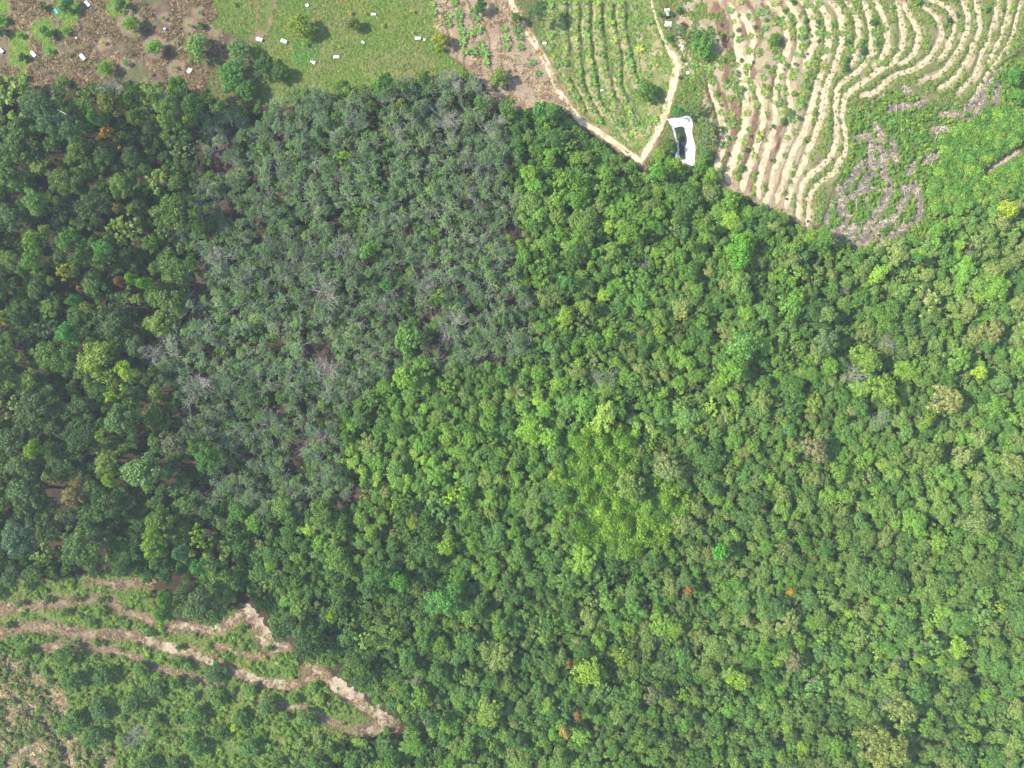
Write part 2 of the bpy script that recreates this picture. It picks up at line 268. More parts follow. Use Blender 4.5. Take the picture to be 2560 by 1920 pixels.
# ------------------------------------------------------------------ plant positions that also mark the ground
PALM = []          # (px, py, radius px, tint rgb, zone)
cols = [[(330, 60), (330, 310), (340, 400), (350, 500), (380, 570)], [(430, 20), (435, 130), (440, 290), (455, 420), (450, 550), (465, 690), (500, 760), (560, 850), (600, 960)], [(540, 30), (545, 130), (540, 240), (545, 340), (555, 480), (570, 620), (590, 740), (640, 850), (700, 960), (750, 1050)], [(640, 20), (645, 110), (640, 250), (655, 370), (660, 480), (690, 600), (700, 720), (720, 850), (790, 960), (880, 1040)], [(735, 30), (740, 170), (755, 310), (775, 480), (790, 590), (810, 660), (830, 720), (850, 820), (880, 920), (920, 1080), (1010, 1180)], [(840, 40), (840, 130), (850, 200), (880, 350), (900, 450), (910, 540), (900, 650), (910, 730), (940, 810), (1000, 960), (1060, 1070)], [(940, 30), (940, 130), (945, 240), (970, 370), (1000, 470), (1020, 560), (1030, 620), (1060, 700)], [(1050, 60), (1060, 150), (1070, 200), (1100, 430), (1180, 580), (1180, 650)], [(1180, 190), (1230, 270), (1240, 560), (1300, 620)], [(1200, 920), (1250, 890), (1120, 1140), (1050, 1150), (1230, 1040), (1180, 1060)]]
for ci, c in enumerate(cols):
    for i, (x, y) in enumerate(c):
        PALM.append((1280 + x / f3 + random.uniform(-1, 1), y / f3, random.uniform(8.5, 14), random.choice([(118, 160, 62), (134, 172, 66), (160, 180, 76), (124, 168, 68), (106, 152, 62)]), 0, ci))
    for (x0, y0), (x1, y1) in zip(c[:-1], c[1:]):      # the wider gaps of a row hold one more
        if math.hypot(x1 - x0, y1 - y0) > 118: PALM.append((1280 + (x0 + x1) / 2 / f3, (y0 + y1) / 2 / f3, random.uniform(7, 11), random.choice([(120, 165, 62), (160, 178, 76), (96, 150, 60)]), 0, ci))
for x, y in ((840, 90), (860, 230), (1220, 60), (1280, 200), (1310, 280), (1120, 290), (1120, 430), (1300, 410), (1340, 560), (1360, 680), (1370, 760), (1400, 900), (1490, 590), (1550, 900), (1600, 340), (1560, 200), (1740, 930), (1770, 1090), (1640, 530), (1680, 770), (2080, 510), (2100, 680), (2120, 830)):
    PALM.append((960 + x / f6, y / f6, 15 if (x, y) == (1740, 930) else random.uniform(9, 13), random.choice([(104, 152, 60), (122, 162, 64), (112, 158, 66)]), 1))
for x, y in ((130, 660), (150, 820), (90, 540), (350, 1090), (450, 1280)): PALM.append((1280 + x / f6, y / f6, random.uniform(9, 12), (88, 146, 60), 1))
tl = [(N0, ((150, 360), (240, 550), (1600, 380), (1550, 190), (1870, 290), (2060, 240), (2140, 500), (1700, 690), (1900, 630), (1230, 990), (1330, 1010), (940, 1140), (1170, 1190), (1380, 1190), (870, 1330), (1460, 1510), (1240, 1440), (1630, 1400), (1830, 1270), (1880, 1400), (1930, 1520), (2110, 1350), (700, 1560), (990, 1590), (120, 1120), (240, 1060), (170, 1190), (430, 1240), (1660, 1130), (1840, 1160), (1880, 890), (1720, 60))),
      (C0, ((350, 130), (140, 80), (530, 40), (780, 60), (840, 190), (620, 290), (520, 200), (430, 340), (260, 330), (890, 450), (1000, 220), (730, 570), (280, 570), (1080, 590), (330, 860), (465, 790), (470, 610), (770, 860), (350, 1120), (690, 1080), (610, 1340), (510, 1600), (965, 940), (925, 1040), (850, 1310), (1260, 140), (1390, 240), (1270, 410), (1310, 580), (1700, 110), (1680, 240), (1640, 360), (1610, 480), (1510, 700), (1420, 1000), (1390, 1310), (270, 1690))),
      (A0, ((230, 80), (90, 220), (60, 510), (210, 420), (350, 340), (390, 460), (500, 290), (620, 950), (680, 650), (700, 820), (800, 1120), (1090, 1130), (1130, 880), (1160, 610), (1000, 560), (900, 310), (560, 1230), (540, 1330), (360, 1330), (770, 1340), (720, 1480), (230, 1020), (350, 1030), (430, 1600), (280, 1510), (40, 1610), (570, 360), (700, 530), (1550, 870), (1690, 800), (1580, 200), (2140, 510), (1950, 570), (1840, 1050), (2020, 1070), (2140, 1090), (780, 100), (1000, 80), (1380, 580)))]
for o, L in tl:
    for x, y in L:
        PALM.append((o[0] + x / f6, o[1] + y / f6, random.uniform(7.5, 11.5), random.choice([(116, 160, 62), (128, 168, 68), (142, 170, 72), (108, 152, 66)]), 2))
TRENCH = [(smooth([(1280 + x / f3 + 15, y / f3) for x, y in c], 2), 0.0) for c in cols[1:7]]
keep = []
for p in PALM:
    if all(math.hypot(p[0] - q[0], p[1] - q[1]) > 9 for q in keep): keep.append(p)
PALM = keep
SHRUB = []         # (px, py, radius px, rgb, zone)
G1, G2, G3, G4 = (92, 140, 58), (112, 152, 60), (74, 118, 60), (140, 170, 60)
for o, L in ((N0, ((1990, 460, 50), (330, 240, 55), (540, 220, 60), (680, 190, 66), (1450, 610, 35), (1700, 510, 45), (1390, 430, 45), (750, 1040, 45), (1750, 1030, 40), (1700, 1260, 55), (1475, 1390, 55), (1960, 1070, 35), (1320, 1610, 70), (1750, 1530, 75), (920, 1510, 60), (690, 1330, 40), (570, 770, 42), (370, 720, 42), (1440, 1030, 60), (480, 640, 90))),
             (C0, ((300, 430, 35), (380, 700, 40), (430, 1000, 50), (400, 1280, 50), (350, 1520, 60), (720, 1210, 55), (640, 1510, 65), (790, 960, 35), (1190, 800, 50), (1360, 720, 70), (1460, 540, 90), (1560, 220, 45), (1720, 420, 45), (1640, 650, 60), (1950, 560, 30), (1740, 1050, 45), (1150, 1380, 35), (1210, 1390, 35), (290, 1560, 60))),
             (A0, ((580, 20, 50), (430, 190, 50), (780, 350, 55), (780, 620, 50), (800, 480, 55), (1000, 380, 60), (1020, 700, 40), (460, 1130, 60), (110, 1150, 50), (620, 1100, 45), (740, 960, 40), (950, 1000, 35), (1260, 430, 40), (1470, 415, 30), (1520, 720, 50), (1480, 1020, 60), (1470, 1160, 65), (1780, 850, 75), (1760, 720, 60), (1980, 370, 75), (1720, 290, 30), (2020, 730, 50), (600, 1620, 60), (820, 1510, 60), (100, 340, 45))),
             (B0, ((1070, 240, 50), (860, 430, 50), (1560, 130, 80), (650, 165, 30), (380, 30, 60), (1870, 900, 35), (1570, 1180, 45)))):
    for x, y, r in L: SHRUB.append((o[0] + x / f6, o[1] + y / f6, r / f6, random.choice([G1, G1, G2, G3]), 2))
ORCHT = [(x / f3, y / f3, r / f3, c) for x, y, r, c in ((570, 40, 75, (66, 108, 50)), (1030, 30, 62, (92, 128, 56)), (1120, 195, 85, (112, 152, 48)), (1320, 400, 85, (112, 158, 56)), (380, 262, 62, (92, 138, 60)), (565, 265, 38, (96, 142, 64)), (175, 300, 32, (104, 152, 56)), (190, 490, 48, (58, 92, 52)), (420, 430, 34, (98, 158, 62)), (910, 580, 62, (106, 146, 64)), (1085, 540, 34, (100, 146, 76)), (1510, 585, 26, (150, 164, 60)), (880, 365, 28, (190, 190, 60)), (1405, 155, 26, (130, 160, 60)), (1720, 100, 26, (122, 150, 64)), (1635, 215, 26, (140, 150, 78)), (2010, 30, 30, (140, 160, 66)), (1510, 370, 24, (165, 170, 60)), (590, 470, 28, (120, 156, 66)), (185, 660, 44, (110, 150, 60)), (15, 700, 36, (70, 104, 50)), (360, 45, 46, (92, 112, 50)), (15, 275, 55, (60, 92, 58)), (10, 165, 52, (100, 150, 56)), (1300, 640, 20, (160, 168, 70)), (1730, 215, 36, (86, 124, 60)))]
GRINGS = [(x / f3, y / f3, r / f3) for x, y, r in ((580, 95, 130), (375, 265, 112), (568, 265, 72), (175, 490, 112), (420, 430, 66), (170, 350, 92), (10, 40, 85), (10, 180, 66), (200, 680, 70), (1020, 40, 110), (910, 590, 80))]
BRINGS = [(x / f3, y / f3, r / f3) for x, y, r in ((2020, 50, 76), (1720, 105, 68), (1625, 220, 80), (1520, 590, 88), (890, 370, 74), (1090, 560, 70), (1840, 275, 78), (1420, 160, 64), (1120, 200, 130), (1330, 400, 120), (1500, 380, 60))]

# ------------------------------------------------------------------ ground sheet
def axis(dense, lo, hi, far=4000):
    a = list(dense); s = a[1] - a[0]; q = a[0]; left = []
    while q > -far: s *= 1.45; q -= s; left.append(q)
    s = a[-1] - a[-2]; q = a[-1]; right = []
    while q < far: s *= 1.45; q += s; right.append(q)
    return np.array(left[::-1] + a + right)
xs = axis(np.arange(-292, 292, 0.72), -292, 292)
ys = axis(np.concatenate([np.arange(-214, -88, 0.72), np.arange(-88, 58, 2.4), np.arange(58, 222, 0.68)]), -214, 222)
X, Y = np.meshgrid(xs, ys); X = X.ravel(); Y = Y.ravel()
Z = terr(X, Y) * np.clip(1.6 - np.hypot(X, Y) / 600, 0, 1)
PX, PY = proj(X, Y, Z); Zb = Z + berm(PX, PY)
wx = PX + 9 * (vnoise(PX, PY, 14, 1) - 0.5) + 16 * (vnoise(PX, PY, 45, 2) - 0.5); wy = PY + 9 * (vnoise(PX, PY, 14, 3) - 0.5) + 16 * (vnoise(PX, PY, 45, 4) - 0.5)
def C_(rgb): return lin(rgb) * ALB
n1 = vnoise(PX, PY, 9, 5); n2 = vnoise(PX, PY, 28, 6); n3 = vnoise(PX, PY, 80, 7); n4 = vnoise(PX, PY, 5, 8)
def ramp(n, a, b): return C_(a)[None] * (1 - n[:, None]) + C_(b)[None] * n[:, None]
def put(col, m, new):
    m = np.clip(m, 0, 1)[:, None]; col *= 1 - m; col += m * new
col = ramp(n2, (84, 70, 56), (108, 88, 66))                                    # forest floor
front = ramp(n1, (84, 70, 60), (124, 98, 84))
for hx, hy, hr in HOLES: put(col, 1 - sstep(hr * 0.8, hr * 1.4, np.hypot(wx - hx, wy - hy)), ramp(n1, (104, 86, 70), (146, 124, 102)))
mO = in_poly(wx, wy, OPEN).astype(float)
put(col, mO, ramp(n2, (120, 132, 70), (150, 136, 96)))
m = in_poly(wx, wy, ORCH); put(col, m * 1.0, ramp(np.clip(n1 * 0.7 + n2 * 0.5 - 0.1, 0, 1), (122, 100, 80), (180, 154, 126)))
put(col, m * sstep(0.62, 0.8, n2) * 0.7, ramp(n1, (110, 128, 72), (140, 146, 92)))
for gx, gy, gr in BRINGS: put(col, (1 - sstep(gr * 0.8, gr * 1.05, np.hypot(wx - gx, wy - gy))) * m * 0.8, ramp(n1, (176, 150, 122), (204, 178, 146)))
for gx, gy, gr in GRINGS: put(col, (1 - sstep(gr * 0.8, gr * 1.05, np.hypot(wx - gx, wy - gy))) * m, ramp(n1, (118, 160, 62), (164, 172, 96)))
m = in_poly(wx, wy, FIELD); put(col, m * 1.0, ramp(np.clip(n2 * 0.8 + n1 * 0.3, 0, 1), (106, 148, 58), (152, 162, 82)))
put(col, m * sstep(0.55, 0.8, n3) * 0.6, ramp(n1, (150, 140, 92), (176, 160, 112)))
put(col, m * (1 - sstep(28, 40, np.hypot((wx - 760) * 0.9, (wy - 128)))) * 0.9, ramp(n1, (80, 150, 66), (104, 168, 84)))
for pts, hw in (([(655, -60), (640, 40), (632, 90)], 5), ([(692, -60), (680, 30), (668, 90)], 6), ([(640, 96), (655, 96)], 16)): put(col, 1 - sstep(hw * 0.7, hw * 1.3, seg_dist(wx, wy, pts)), ramp(n1, (166, 128, 106), (200, 164, 138)))
m = in_poly(wx, wy, STRIP); put(col, m * 1.0, ramp(n1 * 0.6 + n2 * 0.4, (192, 160, 132), (232, 204, 170)))
for x0 in (1108, 1142, 1176, 1205, 1240): put(col, m * (1 - sstep(2.0, 4.5, np.abs(wx - x0 - (wy * 0.12)))) * 0.9, ramp(n1, (116, 96, 76), (144, 124, 92)))
m = in_poly(wx, wy, PALMF); put(col, m * 1.0, ramp(np.clip(n1 * 0.6 + n2 * 0.5, 0, 1), (118, 152, 66), (200, 188, 132)))
for i, c in enumerate(cols[1:7]):
    q = smooth([(1280 + x / f3 + 15, y / f3) for x, y in c], 2)
    put(col, m * (1 - sstep(2.5, 5.5, seg_dist(wx, wy, q))) * 0.9, ramp(n1, (80, 106, 52), (100, 122, 64)))  # darker green trench lines, with the shade of the trenches painted in
for p in PALM:
    if p[4] == 0:
        mm = (np.abs(PX - p[0]) < 24) & (np.abs(PY - p[1]) < 24); d = np.hypot(wx[mm] - p[0], (wy[mm] - p[1] - 2) * 0.85)
        a = (1 - sstep(8.0, 11.5, d)) * sstep(1, 6, d) * 0.85; a = a[:, None]; col[mm] = col[mm] * (1 - a) + a * C_((226, 202, 158))
m = in_poly(wx, wy, TERR); gl = sstep(1960, 2060, PX)
put(col, m * 1.0, ramp(n1 * 0.5 + n2 * 0.5, (204, 178, 142), (238, 216, 178)) * (1 - gl[:, None]) + ramp(n2, (136, 150, 80), (182, 172, 118)) * gl[:, None])
put(col, m * sstep(0.5, 0.75, n1) * (1 - gl) * 0.6, ramp(n2, (112, 138, 70), (132, 150, 84)))
BAND = [(TT(C0, q), h) for q, h in (([(20, -200), (50, 250), (170, 600), (250, 900), (260, 1150), (180, 1400)], 6), ([(260, 60), (330, 250), (400, 600), (420, 700)], 5), ([(480, 300), (560, 560), (575, 760), (530, 950), (470, 1150), (440, 1320), (370, 1520), (300, 1900)], 9), ([(640, -60), (700, -10)], 5), ([(890, -30), (940, 220), (980, 450), (900, 640), (860, 900), (790, 1150), (710, 1400), (640, 1700)], 8), ([(1190, -100), (1185, 200), (1190, 450), (1130, 650), (1070, 900), (1010, 1150), (920, 1400), (880, 1640), (790, 1900)], 7), ([(1440, 100), (1540, 420), (1420, 700), (1290, 950), (1220, 1300), (1100, 1650)], 6))] + [(TT(A0, q), h) for q, h in (([(40, 60), (200, 260), (300, 450)], 6), ([(380, 60), (520, 220), (600, 650), (540, 950)], 6), ([(640, 30), (760, 180), (860, 420), (840, 760)], 5))] + [(TT(N0, q), h) for q, h in (([(1340, 80), (1430, 250), (1500, 460), (1580, 700), (1590, 950), (1540, 1100), (1500, 1350)], 9), ([(1640, 120), (1790, 400), (1830, 640)], 5), ([(1820, 20), (1980, 300), (2040, 640), (1990, 1000), (1990, 1400)], 7), ([(960, 1330), (1080, 1480), (1150, 1600)], 9))]
put(col, m * (1 - sstep(-2, 3, lined(wx, wy, BAND))) * 0.9, ramp(n1, (134, 98, 78), (172, 134, 108)))
db = lined(wx, wy, BENCH); put(col, m * (1 - sstep(-1.5, 2.5, db)) , ramp(n1, (206, 180, 140), (232, 210, 168)))
put(col, m * (1 - sstep(2.0, 11.0, db)) * (1 - gl) * sstep(0.35, 0.7, n3) * 0.7, ramp(n1, (190, 160, 128), (214, 186, 150)))
m = in_poly(wx, wy, SLASH); put(col, m * 1.0, ramp(n1, (112, 150, 58), (156, 176, 78)))
put(col, m * (1 - sstep(6, 14, lined(wx, wy, [(p, 1.0) for p in LITTER]))), ramp(n1, (150, 134, 126), (188, 172, 160)))
put(col, (in_poly(wx, wy, LITZ) & m) * (1 - sstep(0.4, 0.55, vnoise(PX, PY, 11, 61))) * 0.4, ramp(n1, (164, 146, 136), (204, 186, 174)))
m = in_poly(wx, wy, LIMEG); put(col, m * 1.0, ramp(n1, (110, 156, 54), (164, 184, 70)))
put(col, 1 - sstep(6, 10, seg_dist(wx, wy, RIGHTSOIL)), ramp(n1, (150, 112, 84), (206, 160, 120)))
put(col, 1 - sstep(5, 9, seg_dist(wx, wy, SCAR)), ramp(n1, (166, 122, 96), (196, 150, 122)))
for pts, hw, l in TRACKS: put(col, (1 - sstep(hw, hw + 7, seg_dist(wx, wy, pts))) * 0.8, ramp(n1, (196, 160, 112), (222, 192, 146)))
for gx, gy, gr in ((1716, 52, 22), (1650, 120, 26), (1700, 150, 30), (1712, 20, 14)): put(col, 1 - sstep(gr * 0.7, gr, np.hypot(wx - gx, wy - gy)), ramp(n1, (206, 178, 140), (240, 220, 182)))
for gx, gy, gx2, gy2, hw in ((1790, 30, 1815, 90, 10), (1815, 90, 1835, 150, 9), (1842, 270, 1845, 320, 10), (1765, 210, 1785, 270, 8), (1738, 190, 1770, 240, 8)): put(col, 1 - sstep(hw * 0.7, hw * 1.2, seg_dist(wx, wy, [(gx, gy), (gx2, gy2)])), ramp(n1, (150, 112, 92), (184, 142, 118)))
mB = in_poly(wx, wy, OPENBL); put(col, mB * 1.0, ramp(np.clip(n2 * 0.7 + n1 * 0.4, 0, 1), (112, 146, 62), (158, 164, 88)))
put(col, mB * (1 - sstep(3, 16, lined(wx, wy, BLB))) * sstep(0.3, 0.6, n2) * 0.8, ramp(n1, (150, 128, 98), (188, 166, 130)))
m = in_poly(wx, wy, DRYBL); put(col, m * 1.0, ramp(n1, (148, 128, 98), (200, 178, 142)))
put(col, m * sstep(0.45, 0.6, n2) * 0.8, ramp(n1, (112, 136, 68), (142, 156, 88)))
put(col, m * sstep(0.62, 0.75, n3) * 0.7, ramp(n1, (196, 172, 138), (222, 200, 166)))
put(col, mB * (1 - sstep(-1, 5, lined(wx, wy, BLB))), ramp(n1, (142, 114, 92), (188, 156, 128)))
pond_in = in_poly(PX, PY, POND); put(col, pond_in * 1.0, np.tile(C_((150, 140, 120)), (len(PX), 1)))
nx, ny = len(xs), len(ys)
ii = (np.arange(ny - 1)[:, None] * nx + np.arange(nx - 1)[None]).ravel()
GR, gn, gb, go_ = newmat('ground')
L = gn.links.new
ga = gn.nodes.new('ShaderNodeAttribute'); ga.attribute_name = 'base'
gp = gn.nodes.new('ShaderNodeNewGeometry')
na = gn.nodes.new('ShaderNodeTexNoise'); na.inputs['Scale'].default_value = 1.3; na.inputs['Detail'].default_value = 7; na.inputs['Roughness'].default_value = 0.7; L(gp.outputs['Position'], na.inputs['Vector'])
mr = gn.nodes.new('ShaderNodeMapRange'); mr.inputs[1].default_value = 0.3; mr.inputs[2].default_value = 0.7; mr.inputs[3].default_value = 0.6; mr.inputs[4].default_value = 1.35; L(na.outputs['Fac'], mr.inputs[0])
ms = gn.nodes.new('ShaderNodeVectorMath'); ms.operation = 'SCALE'; L(ga.outputs['Vector'], ms.inputs[0]); L(mr.outputs[0], ms.inputs['Scale'])
L(ms.outputs[0], gb.inputs['Base Color']); gb.inputs['Roughness'].default_value = 0.95; gb.inputs['Specular IOR Level'].default_value = 0.15
bp = gn.nodes.new('ShaderNodeBump'); bp.inputs['Strength'].default_value = 0.8; bp.inputs['Distance'].default_value = 0.35; L(na.outputs['Fac'], bp.inputs['Height']); L(bp.outputs[0], gb.inputs['Normal'])
gme = mesh_np('ground', np.stack([X, Y, Zb], 1), [np.stack([ii, ii + 1, ii + nx + 1, ii + nx], 1)], [GR], {'base': ('POINT', 'FLOAT_COLOR', np.concatenate([col, np.ones((len(col), 1))], 1))}, True)
tag(link('ground', gme), 'hilly ground of soil and grass under forest, orchard and terraces', 'ground', kind='structure')

# ------------------------------------------------------------------ ribbons: benches, tracks
def ribbon(name, pts, hw, mat, label, lift=0.05, rough=0.22, seed=0, cat='terrace', cap=True):
    p = np.array(smooth(pts, 3)) if len(pts) < 12 else np.array(pts)
    x, y, _ = P2W(p[:, 0], p[:, 1]); q = np.stack([x, y], 1)
    d = np.r_[0, np.cumsum(np.hypot(*np.diff(q, axis=0).T))]; n = max(8, int(d[-1] / 0.55))
    s = np.linspace(0, d[-1], n); q = np.stack([np.interp(s, d, q[:, 0]), np.interp(s, d, q[:, 1])], 1)
    t = np.gradient(q, axis=0); t /= np.linalg.norm(t, axis=1)[:, None] + 1e-9; nr = np.stack([-t[:, 1], t[:, 0]], 1)
    W = hw * K
    wl = W * (1 + rough * 2.4 * (vnoise(s, s * 0 + seed * 7.7, 1.3, 20) - 0.5) + rough * 2.2 * (vnoise(s, s * 0 + seed * 3.1, 6.0, 21) - 0.5))
    wr = W * (1 + rough * 2.4 * (vnoise(s, s * 0 + seed * 5.3, 1.3, 22) - 0.5) + rough * 2.2 * (vnoise(s, s * 0 + seed * 9.1, 6.0, 23) - 0.5))
    if cap:
        e = np.clip(np.minimum(s, d[-1] - s) / (2.2 * W), 0.02, 1) ** 0.5; wl *= e; wr *= e
    V = []
    for a, ww in ((1.0, wl), (0.5, wl), (0.0, wl), (-0.5, wr), (-1.0, wr)):
        v = q + nr * (a * ww)[:, None]; zz = terr(v[:, 0], v[:, 1]) + lift
        if abs(a) == 1.0: zz -= lift + 0.04
        V.append(np.column_stack([v, zz]))
    V = np.stack(V, 1).reshape(-1, 3); i = (np.arange(n - 1)[:, None] * 5 + np.arange(4)[None]).ravel()
    return tag(link(name, mesh_np(name, V, [np.stack([i, i + 1, i + 6, i + 5], 1)], [mat], smooth_=True)), label, cat, kind='structure')
for k, (p, hw) in enumerate(BENCH): ribbon('terrace_bench', p, hw * 1.02, SAND, 'sandy terrace bench, number %d of the contour benches counted from the pond' % (k + 1), 0.07, 0.34, k)
for k, (p, hw, lab) in enumerate(TRACKS): ribbon('dirt_track', p, hw, TRACK, lab, 0.09 + 0.012 * k, 0.2, 40 + k, 'track')
PINK = noise_mat('pinkish_sand', tuple(lin((192, 168, 136)) * ALB * 1.1), tuple(lin((236, 216, 184)) * ALB * 1.25), 0.8, 0.95, 0.6, 6.0, tuple(lin((150, 122, 104)) * ALB), 0.2)
for k, (p, hw) in enumerate(BLB): ribbon('dry_terrace_bench', p, hw * (1.0 if k in (2, 3, 4, 5, 9) else 0.8), PINK if k in (2, 3, 4, 5, 9) else BROWN, 'brown dry terrace bench, number %d of those in the lower left scrub' % (k + 1), 0.06 + 0.008 * k, 0.5, 60 + k)
ribbon('dirt_track', RIGHTSOIL, 8, PINK, 'brown bare soil track at the right edge of the lime-green scrub', 0.08, 0.3, 90, 'track')
# the gully floor and the pond
LINER = noise_mat('white_liner', (0.6, 0.6, 0.6), (0.84, 0.85, 0.86), 0.55, 0.45, 0.9, 6.0, (0.5, 0.46, 0.4), 0.3)
def fill(name, poly, depth, lift, mat, n=26, inset=0.0):
    """sheet laid into the pond basin: rings shrinking towards the centre"""
    p = np.array(smooth(poly + poly[:1], 3)[:-1]); c = p.mean(0); V = []; rings = [1.0, 0.9, 0.8, 0.68, 0.5, 0.3, 0.1]
    for r in rings:
        q = c + (p - c) * r; x, y, z = P2W(q[:, 0], q[:, 1]); V.append(np.stack([x, y, np.full(len(x), np.nan) if depth is None else depth(q, z)], 1))
    m = len(p); V = np.concatenate(V); a = (np.arange(len(rings) - 1)[:, None] * m + np.arange(m)[None]).ravel(); b = (np.arange(len(rings) - 1)[:, None] * m + (np.arange(m)[None] + 1) % m).ravel()
    return mesh_np(name, V, [np.stack([a, b, b + m, a + m], 1), np.arange((len(rings) - 1) * m, len(rings) * m)[None]], [mat], smooth_=True)
pz = float(P2W(np.array([1700.]), np.array([350.]))[2][0])
def dl(q, z): return z + berm(q[:, 0], q[:, 1]) + 0.16 + 0.1 * vnoise(q[:, 0], q[:, 1], 4, 31)
liner = link('pond_liner', fill('pond_liner', POND, dl, 0, LINER)); tag(liner, 'white plastic sheet lining the small pond beside the sandy track', 'pond liner')
WM, wn, wb, wo = newmat('pond_water'); wb.inputs['Base Color'].default_value = (0.03, 0.045, 0.022, 1); wb.inputs['Roughness'].default_value = 0.12; wb.inputs['Specular IOR Level'].default_value = 0.25
def dw(q, z): return np.full(len(q), pz - 0.5)
water = link('pond_water', fill('pond_water', WATER, dw, 0, WM)); tag(water, 'dark green water in the white-lined pond', 'water', kind='structure')

# ------------------------------------------------------------------ plant prototypes
def cards(r, c, nrm, size, aspect=1.5):
    n = len(c); nrm = nrm / (np.linalg.norm(nrm, axis=1)[:, None] + 1e-9)
    a = r.normal(size=(n, 3)); t = np.cross(nrm, a); t /= np.linalg.norm(t, axis=1)[:, None] + 1e-9; b = np.cross(nrm, t)
    s = size[:, None]; hw = s * 0.5 / math.sqrt(aspect); hl = s * 0.5 * math.sqrt(aspect)
    dz = nrm * s * 0.16
    V = np.stack([c - t * hl - dz, c + b * hw, c + t * hl - dz, c - b * hw], 1).reshape(-1, 3)
    return V, np.arange(4 * n).reshape(-1, 4)
def pack(name, parts, mat, r):
    V = np.concatenate([p[0] for p in parts]); off = 0; Fs = []
    for v, f in parts: Fs.append(f + off); off += len(v)
    Fc = np.concatenate(Fs); n = len(Fc)
    return mesh_np(name, V, [Fc], [mat], {'var': ('FACE', 'FLOAT', r.random(n)), 'hue': ('FACE', 'FLOAT', np.clip(r.normal(0.5, 0.22, n), 0, 1))})
def crown_mesh(name, r, R, top, depth, nl, leaf, dens=1.0, spread=0.66, lobe=(0.34, 0.52), flat=0.75, nj=0.55, mat=None, wild=0.22):
    parts = []; ths = r.random() * 7; ph = r.random(4) * 6.28
    for i in range(nl):
        th = ths + i * 2.39996 + r.normal(0, 0.35)
        edge = 1 + wild * (math.sin(2 * th + ph[0]) + 0.8 * math.sin(3 * th + ph[1]) + 0.6 * math.sin(5 * th + ph[2]))
        rho = spread * R * edge * math.sqrt((i + 0.3) / nl) * r.uniform(0.8, 1.15)
        lr = R * r.uniform(*lobe) * r.uniform(0.75, 1.15) * (1.0 - 0.18 * (rho / R)); cz = top - lr * flat - depth * (rho / R) ** 2 * r.uniform(0.6, 1.25) - abs(r.normal(0, 0.16)) * depth
        n = int(dens * 3.4 * math.pi * lr * lr / (leaf * leaf)) + 6
        d = r.normal(size=(n, 3)); d /= np.linalg.norm(d, axis=1)[:, None]; d[:, 2] = np.where(d[:, 2] < -0.45, -d[:, 2], d[:, 2])
        lump = 1 + 0.2 * np.sin(d[:, 0] * 6 + i) * np.sin(d[:, 1] * 6 + 2 * i) + 0.12 * np.sin(d[:, 2] * 9 + d[:, 0] * 5 + 3 * i)
        c = np.array([rho * math.cos(th), rho * math.sin(th), cz]) + d * np.array([lr, lr, lr * flat]) * (r.uniform(0.66, 1.1, n) * lump)[:, None]
        parts.append(cards(r, c, d + r.normal(0, nj, (n, 3)) + np.array([0, 0, 0.3]), leaf * r.uniform(0.6, 1.4, n)))
    return pack(name, parts, mat or LEAF, r)
def tubes(name, segs, mat, sides=5):
    V = []; Fq = []; k = 0
    for p0, p1, r0, r1 in segs:
        p0 = np.array(p0, float); p1 = np.array(p1, float); d = p1 - p0; d /= np.linalg.norm(d) + 1e-9
        a = np.cross(d, [0.3, 0.9, 0.2]); a /= np.linalg.norm(a) + 1e-9; b = np.cross(d, a)
        th = np.arange(sides) * 2 * math.pi / sides; ring = np.cos(th)[:, None] * a + np.sin(th)[:, None] * b
        V += [p0 + ring * r0, p1 + ring * r1]
        i = np.arange(sides); j = (i + 1) % sides; Fq.append(np.stack([k + i, k + j, k + sides + j, k + sides + i], 1)); k += 2 * sides
    return mesh_np(name, np.concatenate(V), [np.concatenate(Fq)], [mat], smooth_=True)
def branch(r, segs, p, d, length, rad, lvl, nsub=3):
    p = np.array(p, float); d = np.array(d, float); n = 3
    for k in range(n):
        d = d + r.normal(0, 0.16, 3) + np.array([0, 0, 0.05]); d /= np.linalg.norm(d); q = p + d * length / n
        segs.append((p, q, rad * (1 - 0.22 * k), rad * (1 - 0.22 * (k + 1)))); p = q
        if lvl > 0 and k >= 0:
            for _ in range(nsub - 1 if k < n - 1 else nsub):
                e = d + r.normal(0, 0.62, 3); e[2] = abs(e[2]) * 0.5 + 0.15; e /= np.linalg.norm(e)
                branch(r, segs, p, e, length * r.uniform(0.45, 0.7), max(0.035, rad * 0.5 * (1 - 0.2 * k)), lvl - 1, 2)
def trunk_mesh(name, r, top, rad, R, nb=6, mat=None, lvl=0, reach=0.62):
    segs = []; p = np.array([0, 0, -0.5]); hb = top * 0.5
    for k in range(4):
        q = np.array([r.normal(0, 0.12) * k * 0.4, r.normal(0, 0.12) * k * 0.4, -0.5 + (hb + 0.5) * (k + 1) / 4]); segs.append((p, q, rad * (1.25 - 0.18 * k), rad * (1.25 - 0.18 * (k + 1)))); p = q
    for i in range(nb):
        th = i * 2 * math.pi / nb + r.normal(0, 0.25); el = r.uniform(0.7, 1.25); d = np.array([math.cos(th) * math.cos(el), math.sin(th) * math.cos(el), math.sin(el)])
        branch(r, segs, p + np.array([0, 0, r.uniform(-0.1, 0.05) * hb]), d, min((top - hb) * 0.95, R * 1.35) * r.uniform(reach, reach * 1.35), rad * 0.5, lvl)
    return tubes(name, segs, mat or BARK)

